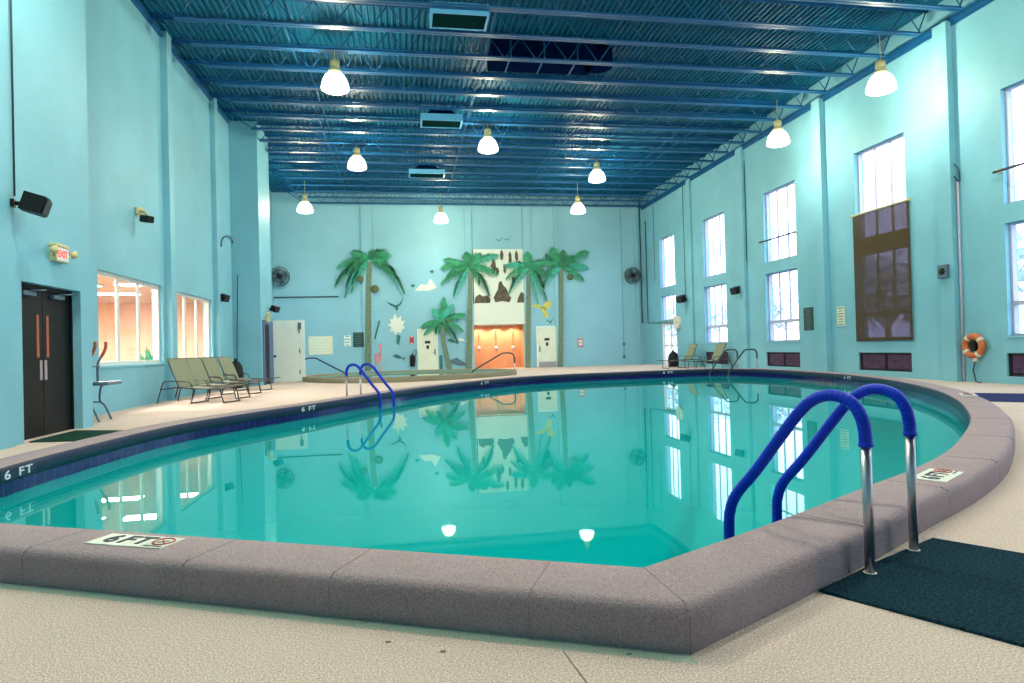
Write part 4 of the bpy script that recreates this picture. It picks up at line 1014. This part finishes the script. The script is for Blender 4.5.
# ------------------------------------------------------------------ loungers
def make_lounger():
    t = thing('lounge_chair', 'x', 'lounge chair', (0, 0, 0), group='mesh pool loungers')
    W = .31; r = .014
    q = MB()
    for s_ in (-1, 1):
        q.tube(smooth_path([(-.42, s_*W, .36), (0, s_*W, .34), (.6, s_*W, .33), (.98, s_*W, .36)], 4), r, 8)
        q.tube(smooth_path([(-.40, s_*W, .36), (-.55, s_*W, .68), (-.7, s_*W, 1.03)], 4), r, 8)
    for x, z in ((-.40, .36), (.98, .36), (.3, .33)): q.tube([(x, -W, z), (x, W, z)], r, 8)
    q.tube([(-.7, -W, 1.03), (-.7, W, 1.03)], r, 8); q.build('frame', 'bronze', t)
    def sling(path, nm):
        q = MB(); S = smooth_path(path, 5); w = W-.012
        for a, b in zip(S, S[1:]):
            q.prism([(a.x, -w, a.z), (a.x, w, a.z), (b.x, w, b.z), (b.x, -w, b.z)], (.004, 0, .008))
        q.build(nm, 'sling', t)
    sling([(-.38, 0, .36), (0, 0, .325), (.6, 0, .315), (.97, 0, .362)], 'seat_sling')
    sling([(-.405, 0, .38), (-.535, 0, .68), (-.695, 0, 1.025)], 'back_sling')
    for x, dx in ((.72, .1), (-.12, -.1)):
        q = MB()
        q.tube(smooth_path([(x-dx*.9, -W, .335), (x-dx*.2, -W*.96, .03), (x, -W*.9, .014), (x, W*.9, .014), (x-dx*.2, W*.96, .03), (x-dx*.9, W, .335)], 4), r, 8); q.build('leg', 'bronze', t)
    for s_ in (-1, 1):
        q = MB(); q.tube(smooth_path([(-.95, s_*(W+.03), .012), (-.82, s_*(W+.03), .42), (-.76, s_*(W+.03), .5), (-.55, s_*(W+.03), .52), (-.2, s_*(W+.03), .5), (-.1, s_*(W+.02), .46), (-.06, s_*W, .34)], 4), r, 8); q.tube([(-.85, s_*(W+.03), .33), (-.44, s_*W, .37)], r, 8); q.build('armrest', 'bronze', t)
    return t
lg = make_lounger(); first = True
LR = math.atan2(-.333, .943)
for fx, fy, lab in ((-3.80, 15.35, 'olive mesh lounger nearest the interior window, first of the left row'), (-3.85, 16.65, 'olive mesh lounger second in the left row'), (-3.95, 18.35, 'olive mesh lounger third in the left row'), (-4.0, 20.1, 'olive mesh lounger last in the left row, beside the black bag')):
    o = lg if first else copy_tree(lg); first = False
    o.location = (fx-.95*math.cos(LR)+.03, fy-.95*math.sin(LR)+.31, 0); o.rotation_euler.z = LR; o['label'] = lab
for cx, cy, rz, lab in ((11.95, 26.9, PI+.1, 'olive mesh lounger on the right by the glazed far door'), (12.05, 24.5, PI+.1, 'olive mesh lounger on the right beside the dark green rails')):
    o = copy_tree(lg); o.location = (cx, cy, 0); o.rotation_euler.z = rz; o['label'] = lab
def bag(label, p, h, w):
    t = thing('trash_bag', label, 'bag', p)
    q = MB(); q.lathe([(0, 0), (w*.9, .0), (w, h*.15), (w*1.02, h*.5), (w*.85, h*.8), (w*.5, h*.96), (0, h)], seg=18)
    for v in q.bm.verts: v.co += Vector((random.uniform(-1, 1), random.uniform(-1, 1), random.uniform(-.5, .5)))*w*.06
    for v in q.bm.verts: v.co.z = max(0, v.co.z)
    q.build('sack', 'black', t)
    q = MB(); q.lathe([(0, h*.97), (w*.2, h*.98), (w*.3, h*1.06), (w*.1, h*1.08), (0, h*1.05)], seg=10); q.build('knot', 'black', t)
bag('black rounded sack standing behind the last left lounger', (-5.48, 22.2, 0), .9, .22)
bag('black sack standing beside the glazed far door', (12.35, 28.5, 0), .72, .24)
# exercise machine by the door column
t = thing('exercise_machine', 'grey steel exercise machine with curved orange grips behind the door column', 'exercise machine', (-5.28, 11.95, 0))
q = MB(); q.box((-.35, -.25, .63), (.36, .3, .69), .015); q.build('platform', 'greysteel', t)
for y, dx in ((.0, .02), (.28, .07)):
    q = MB(); q.tube(smooth_path([(-.09+dx, y, .69), (-.09+dx, y, .95), (-.06+dx, y, 1.05), (.02+dx, y, 1.2), (.04+dx, y, 1.24)], 5), .02, 8); u_ = q.build('handle_upright', 'greysteel', t)
    q = MB(); q.tube(smooth_path([(-.02+dx, y, 1.12), (.03+dx, y, 1.22), (.05+dx, y, 1.3), (.05+dx, y, 1.37)], 5), .027, 8); q.build('grip', 'grip', u_)
q = MB(); q.tube([(-.3, .0, .95), (-.05, .0, .95), (.0, .28, .95)], .015, 8); q.build('crossbar', 'greysteel', t)
for y in (-.2, .25):
    q = MB(); q.tube(smooth_path([(.1, y, .63), (.04, y, .58), (.02, y, .36), (.1, y, .26), (.2, y, .02)], 5), .018, 8); q.tube([(-.3, y, .33), (.02, y, .33)], .015, 8); q.tube(smooth_path([(-.3, y, .63), (-.3, y, .2), (-.25, y, .02)], 4), .018, 8); q.build('leg', 'greysteel', t)

# ------------------------------------------------------------------ mats
def floor_mat(label, pts, m, th=.012):
    q = MB(); q.prism([Vector((x, y, .0005)) for x, y in pts], (0, 0, th))
    bmesh.ops.bevel(q.bm, geom=[e for e in q.bm.edges if all(v.co.z > .005 for v in e.verts)], offset=.004, segments=1, affect='EDGES')
    tag(q.build('floor_mat', m), label, 'mat')
floor_mat('dark navy matting on the deck under the front grab rails', [(1.72, 2.52), (2.24, 2.79), (2.74, 3.03), (3.75, 1.53), (2.65, .95)], 'rubber')
floor_mat('dark green doormat in front of the black double doors', [(-4.94, 9.4), (-4.94, 10.66), (-4.05, 10.32), (-4.1, 9.27)], 'greenmat')
floor_mat('blue grey mat on the deck beyond the right coping', [(9.3, 9.15), (10.45, 10.5), (11.6, 9.5), (10.3, 8.1)], 'bluemat')
# bits of debris
for i, (u, v) in enumerate(((388, 642.5), (443, 652), (629, 655))):
    p = at(u, v, 'z', 0); q = MB(); q.prism([p+Vector((.012*math.cos(k*1.3+i), .006*math.sin(k*1.3+i), .0025)) for k in range(5)], (0, 0, .002))
    tag(q.build('leaf_scrap', 'bark'), ('tiny brown scrap on the deck, left of three before the coping', 'tiny brown scrap on the deck, middle of three before the coping', 'tiny brown scrap on the deck at the coping foot near the corner')[i], 'scrap')

# ------------------------------------------------------------------ outside the windows
mb = MB(); mb.box((XR+.3, -25, -.3), (60, 70, -.15)); struct('floor_outside', mb, 'outground', 'pale paving outside the windows')
def tree(label, x, y, h, r):
    t = thing('tree', label, 'tree', (x, y, -.15), group='trees outside the windows')
    q = MB(); q.tube([(0, 0, 0), (.05, .02, h*.3), (0, .05, h*.6)], [.16, .12, .07], 8)
    for k in range(5):
        a = k*1.3; q.tube([(0, .02, h*.35), (math.cos(a)*r*.6, math.sin(a)*r*.6, h*.7)], [.06, .02], 6)
    q.build('trunk', 'bark', t)
    q = MB()
    for k in range(900):
        a, e = random.random()*2*PI, math.asin(random.uniform(-.8, 1)); rr = r*random.uniform(.35, 1)
        c = Vector((math.cos(a)*math.cos(e)*rr, math.sin(a)*math.cos(e)*rr, h*.66+math.sin(e)*rr*.85))
        u_ = Vector((random.gauss(0, 1), random.gauss(0, 1), random.gauss(0, 1))).normalized(); v_ = u_.orthogonal()*.13; u_ = u_*.24
        q.poly((c-u_, c-v_, c+u_, c+v_))
    q.build('crown', 'leaf', t, recalc=False)
for x, y, h, r, lab in ((20, 34, 4.6, 2.0, 'pale tree outside beyond the third bay window'), (19.5, 42, 4.4, 1.9, 'pale tree outside beyond the glazed far door'), (18.5, 14.5, 5.2, 2.2, 'pale tree outside beyond the window by the ring buoy'), (19.5, 23.5, 4.6, 2.0, 'pale tree outside behind the brown shade'), (23, 47, 5, 2.2, 'pale tree outside far beyond the second bay window')):
    tree(lab, x, y, h, r)

# ------------------------------------------------------------------ light
W = bpy.data.worlds.new('daylight'); sc.world = W; W.use_nodes = True
bg = W.node_tree.nodes['Background']; bg.inputs['Color'].default_value = (.64, .74, 1.0, 1); bg.inputs['Strength'].default_value = 5.5
for k, (a, b) in BAYS.items():
    for z0, z1 in ((WZ['u0'], WZ['u1']), (WZ['m0'] if k > 1 else 0, WZ['m1'])):
        ld = bpy.data.lights.new('window_portal', 'AREA'); ld.shape = 'RECTANGLE'; ld.size = z1-z0; ld.size_y = b-a; ld.cycles.is_portal = True
        lo = bpy.data.objects.new('window_portal', ld); COL.objects.link(lo); lo.location = (XR+.29, (a+b)/2, (z0+z1)/2); lo.rotation_euler = (0, PI/2, 0)
sc.view_settings.view_transform = 'Standard'; sc.view_settings.look = 'None'; sc.view_settings.gamma = 1; sc.view_settings.use_curve_mapping = False
sc.view_settings.exposure = 0.1
sc.cycles.use_denoising = True
sc.cycles.max_bounces = 10; sc.cycles.diffuse_bounces = 6; sc.cycles.transparent_max_bounces = 24; sc.cycles.sample_clamp_indirect = 6
sc.cycles.caustics_reflective = False; sc.cycles.caustics_refractive = False
